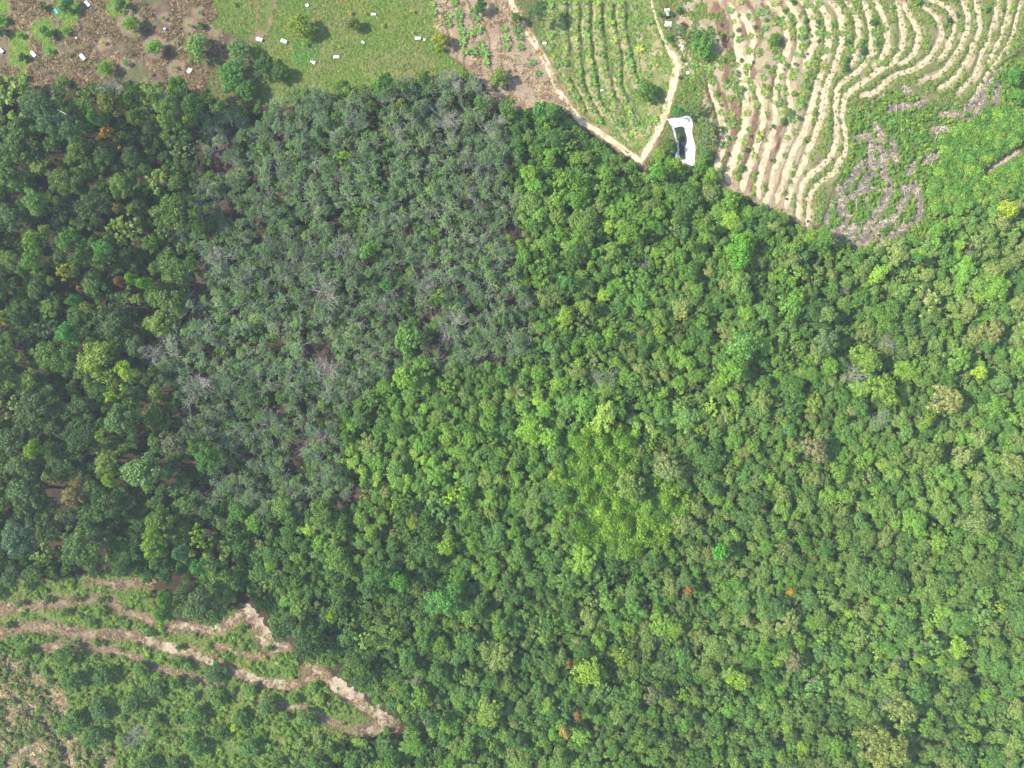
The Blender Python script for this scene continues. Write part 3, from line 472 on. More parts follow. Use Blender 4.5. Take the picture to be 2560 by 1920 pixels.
PR = {}   # kind -> list of (R, crown mesh, trunk mesh, top)
def proto(kind, R, top, depth, nl, leaf, nb=6, dens=1.0, rad=None, tm=None, lvl=0, reach=0.62, **kw):
    r = np.random.default_rng(len(PR) * 37 + sum(len(v) for v in PR.values()) + 5)
    c = crown_mesh('crown', r, R, top, depth, nl, leaf, dens, **kw); t = trunk_mesh('trunk', r, top, rad or 0.05 * R + 0.08, R, nb, tm, lvl, reach)
    PR.setdefault(kind, []).append((R, c, t, top))
for v in range(6): proto('small', 2.3, 7.5, 1.9, 9, 0.42, lobe=(0.28, 0.52))
for v in range(6): proto('small', 3.3, 9.5, 2.6, 15, 0.45, lobe=(0.22, 0.48))
for v in range(5): proto('small', 4.8, 12, 3.4, 26, 0.5, lobe=(0.16, 0.4), spread=0.74)
for v in range(4): proto('small', 6.8, 14, 4.2, 40, 0.55, lobe=(0.13, 0.34), spread=0.8)
for v in range(5): proto('big', 4.2, 14, 3.2, 14, 0.54, lobe=(0.26, 0.46), spread=0.7)
for v in range(5): proto('big', 6.2, 17, 4.6, 20, 0.58, lobe=(0.22, 0.4), spread=0.74)
for v in range(4): proto('big', 9.0, 20, 5.6, 36, 0.62, lobe=(0.15, 0.32), spread=0.8)
for v in range(3): proto('dome', 5.0, 12, 2.6, 46, 0.44, lobe=(0.15, 0.24), spread=0.84, dens=0.9, nj=0.35, wild=0.06)
for v in range(3): proto('spiky', 4.0, 10, 3.2, 26, 0.58, lobe=(0.11, 0.22), spread=0.86, wild=0.3)
for v in range(6): proto('rubber', 2.9, 12, 2.2, 16, 0.38, nb=6, dens=0.8, rad=0.15, tm=PALE, lvl=1, reach=0.9, nj=0.85, lobe=(0.18, 0.38), spread=0.8)
for v in range(5): proto('rubber', 2.9, 12, 2.2, 13, 0.36, nb=7, dens=0.62, rad=0.15, tm=PALE, lvl=1, reach=1.08, nj=0.95, lobe=(0.18, 0.38), spread=0.8)
for v in range(3): proto('round', 2.2, 3.4, 2.2, 12, 0.42, nb=5, lobe=(0.3, 0.46), spread=0.66, wild=0.08, dens=1.1, rad=0.1)
for v in range(4): proto('round', 5.0, 7.6, 4.6, 26, 0.52, lobe=(0.2, 0.36), spread=0.74, wild=0.1, dens=1.1)
for v in range(3): proto('round', 7.2, 10.0, 6.0, 40, 0.58, lobe=(0.16, 0.3), spread=0.78, wild=0.12, dens=1.1)
for v in range(3): proto('shrub', 1.4, 2.0, 0.8, 8, 0.36, nb=4, rad=0.05, lobe=(0.24, 0.46))
for v in range(3): proto('shrub', 2.4, 3.2, 1.4, 14, 0.42, nb=5, rad=0.08, lobe=(0.2, 0.42))
def bare_mesh(seed, top, R, nb, lvl=2, mat=None, rad=0.1):
    r = np.random.default_rng(seed); return trunk_mesh('branches', r, top, rad, R, nb, mat or DEADW, lvl, 0.85)
BARE = [bare_mesh(500 + i, 11, 3.4, 7) for i in range(5)]

def pick(kind, r):
    L = PR[kind]; Rs = sorted({p[0] for p in L}); b = min(Rs, key=lambda q: abs(math.log(q / r)))
    return random.choice([p for p in L if p[0] == b])
def tone(px, py):
    a = np.array([px]); b = np.array([py]); return float(0.8 + 0.42 * vnoise(a, b, 170, 43)[0] + 0.16 * (vnoise(a, b, 60, 44)[0] - 0.5)) * (1.08 if px > 1050 and 450 < py < 1300 else 1.0)
def tint_of(rgb, jit=0.06, k=1.0):
    c = k * tint(rgb) * (1 + random.gauss(0, jit)); return [float(c[0] * (1 + random.gauss(0, jit * 0.6))), float(c[1]), float(c[2] * (1 + random.gauss(0, jit)))]
MASS = []      # (object, px, py, description) to be told apart by their neighbours
def tree(name, label, px, py, r, rgb, kind='small', group=None, hs=1.0, jit=0.05, cat='tree', p=None, k=1.0):
    """r in metres; (px, py) is where the middle of the crown shows"""
    p = p or pick(kind, r); s = r / p[0]; sz = s ** 0.6 * hs
    x, y, z = P2W(np.array([px]), np.array([py]), p[3] * sz * 0.8); x, y = float(x[0]), float(y[0]); z = float(gz(np.array([x]), np.array([y]))[0])
    e = bpy.data.objects.new(name, None); COL.objects.link(e); e.empty_display_size = 0.5
    e.location = (x, y, z); e.rotation_euler = (0, 0, random.random() * 6.283); an = random.uniform(0.87, 1.15); e.scale = (s * an, s / an, sz)
    tag(e, label, cat, group)
    if p[1] is not None:
        c = link('crown', p[1], e); c['tint'] = tint_of(rgb, jit, k)
    link('trunk', p[2], e)
    return e

# ------------------------------------------------------------------ landmark trees: (tile, x, y, r in tile px, rgb, kind, label)
Z = lambda x, y: (x, y, f3)
LM = [
 (Z(0, 0), 330, 900, 150, (98, 130, 84), 'big', 'huge grey-green tree standing highest at the upper left forest edge'),
 (Z(0, 0), 450, 1040, 150, (96, 128, 84), 'big', 'huge grey-green tree just below the tallest crown at the upper left edge'),
 (Z(0, 0), 620, 1130, 105, (98, 128, 82), 'big', 'round grey-green tree left of the orange tree'),
 (Z(0, 0), 935, 1160, 82, (190, 140, 46), 'spiky', 'orange-leaved tree in the upper left forest'),
 (Z(0, 0), 810, 1010, 58, (96, 150, 58), 'small', 'small vivid green tree above the orange tree'),
 (Z(0, 0), 945, 890, 112, (132, 136, 62), 'big', 'yellowish olive tree between the orange tree and the dry orchard'),
 (Z(0, 0), 1150, 840, 95, (84, 118, 46), 'big', 'dark green tree left of the bare grey tree at the orchard edge'),
 (Z(0, 0), 1170, 1010, 90, (118, 134, 54), 'big', 'olive tree right of the orange tree with clumped crown'),
 (Z(0, 0), 1540, 760, 105, (104, 146, 56), 'big', 'bright green tree at the lower edge of the dry orchard'),
 (Z(0, 0), 1440, 980, 130, (122, 146, 70), 'big', 'broad yellow-green tree below the bare grey tree'),
 (Z(0, 0), 1660, 900, 115, (84, 120, 54), 'big', 'deep green tree casting its shadow towards the rubber trees'),
 (Z(0, 0), 1690, 380, 128, (128, 162, 84), 'small', 'pale green tree with whitish twigs in the dry orchard'),
 (Z(0, 0), 2050, 430, 118, (112, 148, 84), 'small', 'grey-green tree at the top of the clump beside the grassy field'),
 (Z(0, 0), 1980, 640, 135, (88, 142, 58), 'big', 'rich green lobed tree in the clump beside the grassy field'),
 (Z(0, 0), 2110, 760, 110, (92, 138, 62), 'big', 'green tree at the bottom of the clump beside the grassy field'),
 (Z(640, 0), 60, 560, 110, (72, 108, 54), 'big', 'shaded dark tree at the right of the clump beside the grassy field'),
 (Z(640, 0), 185, 610, 95, (94, 120, 58), 'small', 'olive tree nearest the white boxes in the clump by the field'),
 (Z(640, 0), 370, 200, 125, (140, 158, 46), 'small', 'big solitary yellow-green tree in the grassy field'),
 (Z(640, 0), 830, 195, 72, (118, 126, 48), 'small', 'round olive tree with orange tip in the grassy field'),
 (Z(640, 0), 1590, 330, 85, (164, 168, 46), 'small', 'yellow tree at the edge of the grassy field and palm strip'),
 (Z(640, 0), 2100, 650, 92, (124, 150, 62), 'small', 'tall light green tree on the bare soil below the palm strip'),
 (Z(640, 0), 1940, 40, 72, (80, 116, 56), 'small', 'dark green tree at the top of the palm strip'),
 (Z(640, 0), 720, 700, 36, (160, 176, 46), 'small', 'small yellow-green tree at the grassy edge of the rubber trees'),
 (Z(640, 0), 1250, 885, 42, (176, 180, 44), 'spiky', 'little yellow tree among the upper rubber trees'),
 (Z(640, 0), 760, 1350, 58, (170, 194, 44), 'spiky', 'bright lime tree in the middle of the upper rubber plantation'),
 (Z(640, 0), 1100, 710, 100, (112, 154, 78), 'small', 'fresh green tree where the rubber trees meet the grassy field'),
 (Z(640, 0), 1930, 880, 50, (96, 160, 68), 'small', 'emerald tree at the right end of the rubber plantation'),
 (Z(1280, 0), 235, 80, 92, (78, 118, 66), 'dome', 'dark round tree beside the upper sandy track'),
 (Z(1280, 0), 40, 150, 62, (96, 126, 62), 'small', 'rounded tree overhanging the left sandy track'),
 (Z(1280, 0), 1165, 770, 115, (100, 142, 62), 'small', 'large tree at the lower right of the palm rows'),
 (Z(1280, 0), 1640, 380, 120, (108, 156, 64), 'small', 'large feathery green tree above the pond by the clearing'),
 (Z(1280, 0), 1590, 300, 90, (98, 132, 72), 'spiky', 'grey-green bamboo clump behind the large feathery tree'),
 (Z(1280, 0), 1450, 270, 85, (98, 126, 84), 'spiky', 'drooping grey-green bamboo clump beside the maroon shrub'),
 (Z(1280, 0), 1720, 300, 75, (84, 124, 62), 'spiky', 'dark bamboo clump left of the brown soil bands'),
 (Z(1280, 0), 1690, 1090, 85, (108, 136, 84), 'spiky', 'grey-green bamboo clump right of the white pond'),
 (Z(1280, 0), 1680, 1200, 80, (98, 130, 78), 'spiky', 'lower bamboo clump right of the white pond'),
 (Z(1280, 0), 1560, 930, 80, (98, 138, 66), 'spiky', 'green bamboo clump at the top corner of the white pond'),
 (Z(1280, 0), 1435, 965, 58, (62, 142, 66), 'dome', 'emerald bush at the upper left corner of the white pond'),
 (Z(1280, 0), 1370, 1250, 75, (90, 130, 60), 'small', 'green tree overhanging the left side of the white pond'),
 (Z(1280, 0), 1440, 1180, 34, (98, 134, 74), 'small', 'small tree leaning over the pond water'),
 (Z(1280, 0), 1250, 1480, 90, (110, 166, 64), 'small', 'bright green tree just below the end of the sandy tracks'),
 (Z(1280, 0), 1640, 1400, 60, (128, 172, 60), 'small', 'lime tree at the lower right corner of the white pond'),
 (Z(1280, 0), 1690, 1330, 65, (96, 140, 80), 'small', 'blue-green tree between the pond and the terraces'),
 (Z(1280, 0), 505, 1520, 62, (110, 158, 60), 'dome', 'small domed tree in the forest left of the track junction'),
 (Z(1280, 0), 240, 950, 80, (100, 158, 80), 'small', 'pale emerald tree at the top corner of the green forest'),
 (Z(1920, 0), 60, 330, 62, (104, 146, 64), 'small', 'solitary round tree among the terrace palms'),
 (Z(1920, 0), 2150, 640, 85, (86, 142, 58), 'small', 'dark green tree at the right edge above the fallen logs'),
 (Z(1920, 0), 2180, 820, 70, (104, 158, 58), 'small', 'bright tree at the right edge of the cleared slope'),
 (Z(0, 480), 300, 430, 115, (110, 150, 52), 'dome', 'smooth bright green tall-domed tree in the left forest'),
 (Z(0, 480), 290, 610, 110, (106, 148, 52), 'dome', 'lower half of the twin smooth bright green domes in the left forest'),
 (Z(0, 480), 600, 420, 120, (102, 142, 52), 'dome', 'wide green domed tree right of the twin bright domes'),
 (Z(0, 480), 690, 580, 110, (108, 138, 70), 'small', 'dull green tree above the yellow-flowered tree'),
 (Z(0, 480), 570, 690, 92, (184, 172, 62), 'spiky', 'yellow-flowering tree in the left forest'),
 (Z(0, 480), 400, 335, 52, (158, 164, 72), 'dome', 'small straw-yellow tree above the twin bright domes'),
 (Z(0, 480), 900, 480, 98, (92, 156, 72), 'big', 'emerald tree at the edge of the left forest'),
 (Z(0, 480), 300, 85, 118, (112, 148, 76), 'big', 'pale green tree in the left forest below the huge grey-green crown'),
 (Z(0, 480), 1040, 775, 46, (172, 124, 76), 'dome', 'rust-brown tree beside the lime trees near the rubber edge'),
 (Z(0, 480), 1135, 745, 52, (118, 172, 56), 'small', 'lime tree directly right of the rust-brown tree'),
 (Z(0, 480), 1245, 790, 70, (122, 176, 58), 'small', 'second lime tree right of the rust-brown tree'),
 (Z(0, 480), 1030, 150, 44, (150, 126, 64), 'small', 'small brownish tree at the left border of the rubber trees'),
 (Z(0, 480), 590, 1220, 112, (84, 152, 64), 'big', 'rounded emerald tree in the middle of the left forest'),
 (Z(0, 480), 1090, 1540, 100, (150, 178, 48), 'big', 'sunlit lime tree left of the big bare tree'),
 (Z(0, 480), 650, 940, 62, (90, 148, 56), 'dome', 'smooth green egg-shaped tree in the left forest'),
 (Z(0, 480), 760, 1000, 56, (140, 162, 58), 'small', 'yellow-green tree beside the egg-shaped green tree'),
 (Z(0, 480), 20, 1080, 60, (160, 178, 60), 'spiky', 'lime tree cut by the left picture edge'),
 (Z(0, 960), 990, 110, 105, (152, 184, 48), 'spiky', 'feathery lime tree in the lower left forest'),
 (Z(0, 960), 300, 575, 98, (136, 168, 42), 'small', 'glowing lime tree near the left edge'),
 (Z(0, 960), 890, 450, 66, (158, 186, 62), 'spiky', 'small lime tree below the feathery lime tree'),
 (Z(0, 960), 640, 960, 130, (148, 132, 86), 'big', 'straw-brown tree in the lower left forest'),
 (Z(0, 960), 1500, 500, 118, (126, 128, 108), 'big', 'pale grey-brown tree near the bare brown hollow'),
 (Z(0, 960), 1240, 760, 195, (106, 138, 82), 'big', 'very broad grey-green tree in the lower left forest'),
 (Z(0, 960), 1040, 310, 160, (98, 130, 72), 'big', 'broad dull green tree beneath the feathery lime tree'),
 (Z(0, 960), 150, 1350, 170, (94, 124, 98), 'big', 'big blue-grey tree at the lower left edge'),
 (Z(0, 960), 700, 1390, 190, (98, 130, 74), 'big', 'very broad green tree above the lower left terraces'),
 (Z(0, 960), 1330, 1390, 145, (124, 160, 50), 'big', 'bright green lobed tree above the lower left terraces'),
 (Z(0, 960), 1720, 1330, 100, (146, 178, 58), 'spiky', 'lime tree right of the bright lobed tree'),
 (Z(0, 960), 960, 830, 72, (150, 178, 48), 'dome', 'compact lime tree left of the very broad grey-green tree'),
 (Z(0, 960), 1790, 640, 135, (98, 146, 64), 'big', 'fresh green tree by the dark hollow of the rubber trees'),
 (Z(0, 960), 400, 1270, 100, (94, 116, 60), 'dome', 'dark olive dome right of the blue-grey tree'),
 (Z(0, 960), 1550, 1455, 70, (98, 140, 100), 'small', 'small blue-green tree at the top of the lower left clearing'),
 (Z(0, 960), 1710, 1590, 80, (92, 160, 64), 'small', 'emerald tree at the upper corner of the lower left clearing'),
 (Z(0, 1440), 1440, 210, 95, (98, 150, 52), 'small', 'bright green leafy tree at the top of the lower left terraces'),
 (Z(0, 1440), 1420, 320, 85, (94, 146, 52), 'small', 'second bright leafy tree just above the brown benches'),
 (Z(0, 1440), 1730, 250, 165, (98, 128, 82), 'big', 'large grey-green tree bulging over the brown benches'),
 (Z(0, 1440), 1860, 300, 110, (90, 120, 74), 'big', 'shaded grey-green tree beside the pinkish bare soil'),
 (Z(640, 480), 1310, 1270, 135, (110, 152, 68), 'dome', 'round smooth green tree at the lower edge of the rubber plantation'),
 (Z(640, 480), 980, 500, 88, (120, 166, 66), 'small', 'lime-green tree among grey rubber trees'),
 (Z(640, 480), 1570, 920, 78, (136, 178, 56), 'spiky', 'bright lime tree in the middle of the plantation'),
 (Z(640, 480), 1120, 810, 62, (92, 150, 72), 'small', 'emerald bushy tree in the middle of the plantation'),
 (Z(640, 960), 1700, 970, 88, (172, 204, 48), 'spiky', 'vivid yellow-lime tree in the centre bottom forest'),
 (Z(640, 960), 1200, 1060, 88, (152, 180, 56), 'spiky', 'lime tree right of the brown crescent clearing'),
 (Z(640, 960), 1360, 1200, 70, (160, 176, 76), 'small', 'pale yellow-green tree below the lime tree'),
 (Z(640, 960), 1650, 1400, 90, (142, 178, 64), 'small', 'light lime tree below the vivid yellow-lime tree'),
 (Z(640, 960), 1950, 460, 58, (128, 170, 72), 'dome', 'small pale dome left of the tall palm'),
 (Z(640, 1440), 1630, 210, 160, (98, 154, 72), 'small', 'spreading emerald tree with star-shaped crown in the lower forest'),
 (Z(640, 1440), 1250, 60, 95, (98, 160, 56), 'small', 'vivid green tree above the spreading emerald tree'),
 (Z(640, 1440), 660, 350, 58, (152, 184, 52), 'small', 'lime tree above the lower dark trees'),
 (Z(640, 1440), 980, 130, 85, (104, 144, 86), 'small', 'blue-green domed tree in the lower forest'),
 (Z(640, 1440), 940, 560, 88, (150, 182, 84), 'spiky', 'pale lime tree with large leaves in the lower forest'),
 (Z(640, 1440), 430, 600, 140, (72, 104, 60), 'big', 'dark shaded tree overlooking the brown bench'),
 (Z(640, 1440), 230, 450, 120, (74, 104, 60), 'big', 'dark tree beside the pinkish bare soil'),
 (Z(640, 1440), 1500, 1240, 95, (108, 140, 82), 'small', 'grey-green tree right of the sandy end of the benches'),
 (Z(1280, 480), 1990, 450, 115, (120, 178, 62), 'small', 'big glowing green tree below the terraces'),
 (Z(1280, 480), 1980, 580, 95, (112, 172, 60), 'small', 'lower half of the big glowing green tree group below the terraces'),
 (Z(1280, 480), 1050, 335, 62, (138, 174, 62), 'dome', 'lime dome in the bright forest'),
 (Z(1280, 480), 1655, 300, 66, (124, 154, 56), 'dome', 'olive-lime elongated dome below the terraces'),
 (Z(1280, 480), 1540, 460, 60, (120, 152, 60), 'dome', 'mossy dome left of the big glowing green tree'),
 (Z(1280, 480), 480, 765, 82, (104, 156, 88), 'small', 'blue-green tree in the bright forest'),
 (Z(1280, 480), 1990, 1310, 150, (124, 170, 82), 'small', 'wide light green tree in the right forest'),
 (Z(1280, 480), 1920, 1530, 125, (128, 172, 60), 'small', 'wide lime tree below the wide light green tree'),
 (Z(1280, 480), 1260, 1190, 60, (176, 192, 60), 'spiky', 'yellow tree in the middle of the right forest'),
 (Z(1280, 480), 840, 1230, 60, (138, 184, 58), 'small', 'vivid lime tree in the middle forest'),
 (Z(1280, 480), 1480, 1075, 45, (186, 194, 70), 'spiky', 'small pale yellow tree in the middle forest'),
 (Z(1280, 480), 640, 1000, 72, (160, 176, 84), 'small', 'straw-green tree in the middle forest'),
 (Z(1920, 480), 205, 975, 138, (112, 160, 58), 'dome', 'perfectly round smooth dome tree in the right forest'),
 (Z(1920, 480), 520, 1060, 92, (132, 156, 84), 'small', 'pale olive tree right of the round dome'),
 (Z(1920, 480), 500, 1280, 130, (112, 138, 92), 'small', 'broad grey-green tree below the round dome'),
 (Z(1920, 480), 870, 1440, 130, (138, 168, 66), 'small', 'large yellow-green tree with clumped crown in the right forest'),
 (Z(1920, 480), 1830, 1565, 76, (172, 194, 56), 'small', 'bright yellow-green tree near the right edge'),
 (Z(1920, 480), 1290, 570, 58, (82, 132, 56), 'small', 'dark green tree hanging over the small brown scar'),
 (Z(1920, 480), 1940, 1190, 112, (142, 144, 92), 'dome', 'tan dome near the right edge'),
 (Z(1920, 480), 2080, 150, 90, (174, 188, 56), 'small', 'yellow tree at the right edge below the scrub'),
 (Z(1920, 960), 980, 40, 145, (132, 164, 52), 'dome', 'wide lime dome in the right forest'),
 (Z(1920, 960), 1530, 140, 150, (162, 160, 96), 'dome', 'broad tan dome in the right forest'),
 (Z(1920, 960), 400, 560, 115, (148, 136, 104), 'dome', 'greyish tan dome below the tall bare trunk'),
 (Z(1920, 960), 1360, 320, 70, (138, 168, 56), 'dome', 'small lime dome below the broad tan dome'),
 (Z(1920, 960), 1390, 610, 125, (118, 142, 64), 'dome', 'mossy smooth dome in the far right forest'),
 (Z(1920, 960), 1690, 620, 95, (150, 156, 96), 'dome', 'pale straw dome beside the mossy dome'),
 (Z(1920, 960), 2130, 700, 140, (138, 152, 80), 'small', 'pale green tree cut by the right edge'),
 (Z(1920, 960), 1800, 1190, 150, (132, 154, 92), 'small', 'broad pale tree in the lower right forest'),
 (Z(1280, 960), 1800, 1450, 80, (100, 184, 58), 'dome', 'vivid green compact tree in the lower middle forest'),
 (Z(1280, 960), 1340, 720, 130, (142, 154, 96), 'dome', 'straw-olive tree beside the lime creeper patch'),
 (Z(1280, 960), 360, 780, 50, (178, 192, 64), 'small', 'small yellow tree left of the lime creeper patch'),
 (Z(1280, 960), 1200, 390, 45, (176, 196, 110), 'small', 'pale cream-green tree above the lime creeper patch'),
 (Z(1280, 1440), 950, 690, 92, (140, 162, 54), 'dome', 'yellow-olive dome in the bottom middle forest'),
 (Z(1280, 1440), 1525, 120, 48, (178, 128, 70), 'small', 'small orange-brown tree in the bottom middle forest'),
 (Z(1280, 1440), 500, 755, 34, (176, 112, 60), 'small', 'tiny rust-orange tree beside the pale palm'),
 (Z(1280, 1440), 570, 1205, 40, (178, 118, 66), 'small', 'small rusty tree low in the bottom middle forest'),
 (Z(1280, 1440), 460, 1350, 62, (186, 160, 84), 'small', 'tan flowering tree near the bottom'),
 (Z(1280, 1440), 1970, 900, 98, (148, 180, 58), 'small', 'large-leaved lime tree in the lower right forest'),
 (Z(1280, 1440), 1220, 1040, 90, (128, 126, 92), 'small', 'grey-brown tree in the bottom middle forest'),
 (Z(1280, 1440), 1490, 1280, 62, (118, 162, 60), 'small', 'fresh green tree near the bottom edge'),
 (Z(1920, 1440), 1330, 720, 58, (146, 174, 52), 'small', 'small lime tree in the lower right'),
 (Z(1920, 1440), 1150, 1180, 150, (148, 158, 84), 'dome', 'broad straw-olive tree in the lower right'),
 (Z(1920, 1440), 900, 1420, 165, (142, 150, 76), 'dome', 'very wide olive tree near the bottom right'),
 (Z(1920, 1440), 1080, 1500, 150, (140, 148, 76), 'dome', 'right half of the very wide olive tree group near the bottom'),
 (Z(1920, 1440), 970, 1590, 100, (154, 156, 82), 'dome', 'straw dome at the bottom edge'),
 (Z(1920, 1440), 220, 740, 92, (138, 134, 100), 'dome', 'grey-tan dome in the lower right forest'),
 (Z(1920, 1440), 1430, 620, 88, (132, 172, 92), 'spiky', 'light mint tree in the lower right'),
 (Z(1920, 1440), 1990, 270, 72, (164, 186, 60), 'spiky', 'yellow-lime tree near the right edge of the lower forest'),
 (Z(1920, 1440), 185, 130, 30, (232, 172, 52), 'small', 'tiny bright orange tree in the lower right forest'),
]
placed = []
for (x0, y0, f), x, y, r, rgb, kind, lab in LM:
    px, py, rp = x0 + x / f, y0 + y / f, r / f
    rgb = tuple(0.88 * a_ + 0.12 * b_ for a_, b_ in zip(rgb, (106, 144, 64)))
    hs = 1.0
    if kind == 'spiky' and 'bamboo' in lab: hs = 0.85
    nm = 'bamboo_clump' if 'bamboo' in lab else ('bush' if ' bush ' in lab else 'landmark_tree')
    in_open = in_poly(np.array([px]), np.array([py]), OPEN)[0] or in_poly(np.array([px]), np.array([py]), OPENBL)[0]
    if in_open and kind in ('small', 'big') and nm == 'landmark_tree': kind = 'round'
    p_ = pick(kind, rp * K); zone_left = in_poly(np.array([px]), np.array([py]), LEFT)[0]
    if not in_open: hs = max(1.0, ((25 + 0.35 * rp * K) if zone_left else (18.5 + 0.4 * rp * K)) / (p_[3] * (rp * K / p_[0]) ** 0.6))
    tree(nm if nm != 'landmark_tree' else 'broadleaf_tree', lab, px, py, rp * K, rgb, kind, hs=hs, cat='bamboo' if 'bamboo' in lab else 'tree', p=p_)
    placed.append((px, py, rp * 1.2))

# ------------------------------------------------------------------ the mass of the forest
cell = 40; grid = {}
def add_grid(p): grid.setdefault((int(p[0] // cell), int(p[1] // cell)), []).append(p)
for p in placed: add_grid(p)
def free(px, py, rp, c):
    gx, gy = int(px // cell), int(py // cell); n = 2 if rp < 35 else 3
    for a in range(gx - n, gx + n + 1):
        for b in range(gy - n, gy + n + 1):
            for q in grid.get((a, b), ()):
                if (q[0] - px) ** 2 + (q[1] - py) ** 2 < (c * (q[2] + rp)) ** 2: return False
    return True
def scatter(mask, sizes, tries, c, bounds=(-110, -90, 2670, 2010)):
    out = []
    for lo, hi, t in sizes:
        P = np.random.default_rng(int(lo * 100 + t)).uniform((bounds[0], bounds[1]), (bounds[2], bounds[3]), (t, 2))
        P = P[mask(P[:, 0], P[:, 1])]
        for px, py in P:
            rp = random.uniform(lo, hi)
            if free(px, py, rp, c) and near_bare(px, py) > rp * 0.9: q = (px, py, rp); add_grid(q); out.append(q)
    return out
def no_hole(px, py):
    m = np.ones(px.shape, bool)
    for hx, hy, hr in HOLES: m &= np.hypot(px - hx, py - hy) > hr * 0.85
    return m
TRL = [(RIGHTSOIL, 10)] + [(p, hw + 3) for p, hw, l in TRACKS[:2]] + [(p, hw + 2) for p, hw in (BLB[4], BLB[5], BLB[3], BLB[9])]
def near_bare(px, py): return lined(np.array([px]), np.array([py]), TRL, 120)[0]
def m_forest(px, py): return ~in_poly(px, py, OPEN) & ~in_poly(px, py, OPENBL) & no_hole(px, py)
def wrub(px, py): return in_poly(px + 80 * (vnoise(px, py, 40, 67) - .5), py + 80 * (vnoise(px, py, 40, 68) - .5), RUBBER)
def m_rub(px, py): return m_forest(px, py) & wrub(px, py)
def m_left(px, py): return m_forest(px, py) & in_poly(px, py, LEFT) & ~wrub(px, py)
LIMEC = F([(1205, 960), (1260, 915), (1350, 900), (1375, 960), (1340, 1020), (1370, 1050), (1470, 1035), (1475, 1120), (1410, 1180), (1300, 1190), (1215, 1140), (1220, 1050)])
def m_right(px, py): return m_forest(px, py) & ~wrub(px, py) & ~in_poly(px, py, LEFT) & ~(in_poly(px, py, LIMEC) & (vnoise(px, py, 16, 66) < 0.76))
RUB = scatter(m_rub, [(11, 16, 7000), (7, 11, 16000)], 0, 0.5)
LEF = scatter(m_left, [(38, 55, 900), (24, 38, 3000), (15, 24, 5000), (9, 15, 4000)], 0, 0.66)
RIG = scatter(m_right, [(30, 42, 300), (19, 28, 3000), (13, 19, 11000), (9, 13, 34000), (6, 9, 30000)], 0, 0.53)

PAL = dict(
 bright=[(116, 158, 58), (128, 166, 60), (108, 150, 56), (122, 158, 66)], olive=[(118, 148, 70), (124, 150, 72), (112, 142, 66), (132, 150, 80)],
 deep=[(92, 132, 56), (100, 138, 60), (88, 124, 58)], blue=[(106, 148, 70), (112, 148, 76), (104, 142, 72)], yellow=[(138, 172, 62), (146, 178, 62), (138, 166, 70)],
 left=[(78, 110, 48), (96, 126, 50), (86, 112, 60), (112, 140, 58), (76, 104, 50), (126, 152, 60), (90, 120, 54)], rubber=[(116, 148, 96), (124, 154, 102), (110, 142, 90), (136, 158, 114), (114, 150, 86), (128, 160, 88)])
NAMES = dict(bright=('bright_green_tree', 'bright green forest tree'), olive=('olive_green_tree', 'olive-green forest tree'), deep=('deep_green_tree', 'deep green forest tree'), blue=('blue_green_tree', 'blue-green forest tree'),
 yellow=('yellow_green_tree', 'yellow-green forest tree'), left=('rainforest_tree', 'dark green broad-crowned tree'), rubber=('rubber_tree', 'grey-green rubber tree'))
def where(px, py, fam):
    if fam == 'rubber': return 'in the plantation below the grassy field' if py < 560 else ('in the middle of the plantation' if py < 880 else 'at the lower end of the plantation')
    if fam == 'left': return 'in the left forest below the dry orchard' if py < 620 else ('in the middle of the left forest' if py < 1060 else 'in the left forest above the brown benches')
    if px > 2050 and py < 900: return 'below the cleared slope on the right'
    if py < 760: return 'in the forest between the rubber trees and the terraces'
    if py < 1150: return 'around the tall palm in the middle' if px < 1500 else ('in the middle of the right forest' if px < 2100 else 'at the far right of the forest')
    if px < 1000: return 'beside the lower left terraces'
    return 'in the lower middle forest' if px < 1750 else 'in the lower right forest'
fams = {k: [] for k in PAL}
for q in RUB: fams[random.choices(['rubber', 'deep', 'bright'], [0.88, 0.07, 0.05])[0]].append(q)
for q in LEF: fams['left'].append(q)
for q in RIG:
    px, py, rp = q
    a = float(vnoise(np.array([px]), np.array([py]), 110, 41)[0]); b = random.random()
    W = dict(bright=1.0, olive=0.8, deep=0.8, blue=0.45, yellow=0.12)
    if py < 720 and px < 1900: W.update(bright=1.9, olive=0.5)
    if px > 1650 and py > 650: W.update(olive=1.7, deep=0.8, bright=0.8)
    if px < 1100 and py > 1200: W.update(deep=1.9, bright=0.5, yellow=0.12)
    if 750 < px < 1500 and 900 < py < 1250: W.update(bright=1.7, yellow=0.35)
    if a > 0.58: W['deep'] *= 1.6
    if a < 0.42: W['bright'] *= 1.5
    ks = list(W); fams[random.choices(ks, [W[k] for k in ks])[0]].append(q)

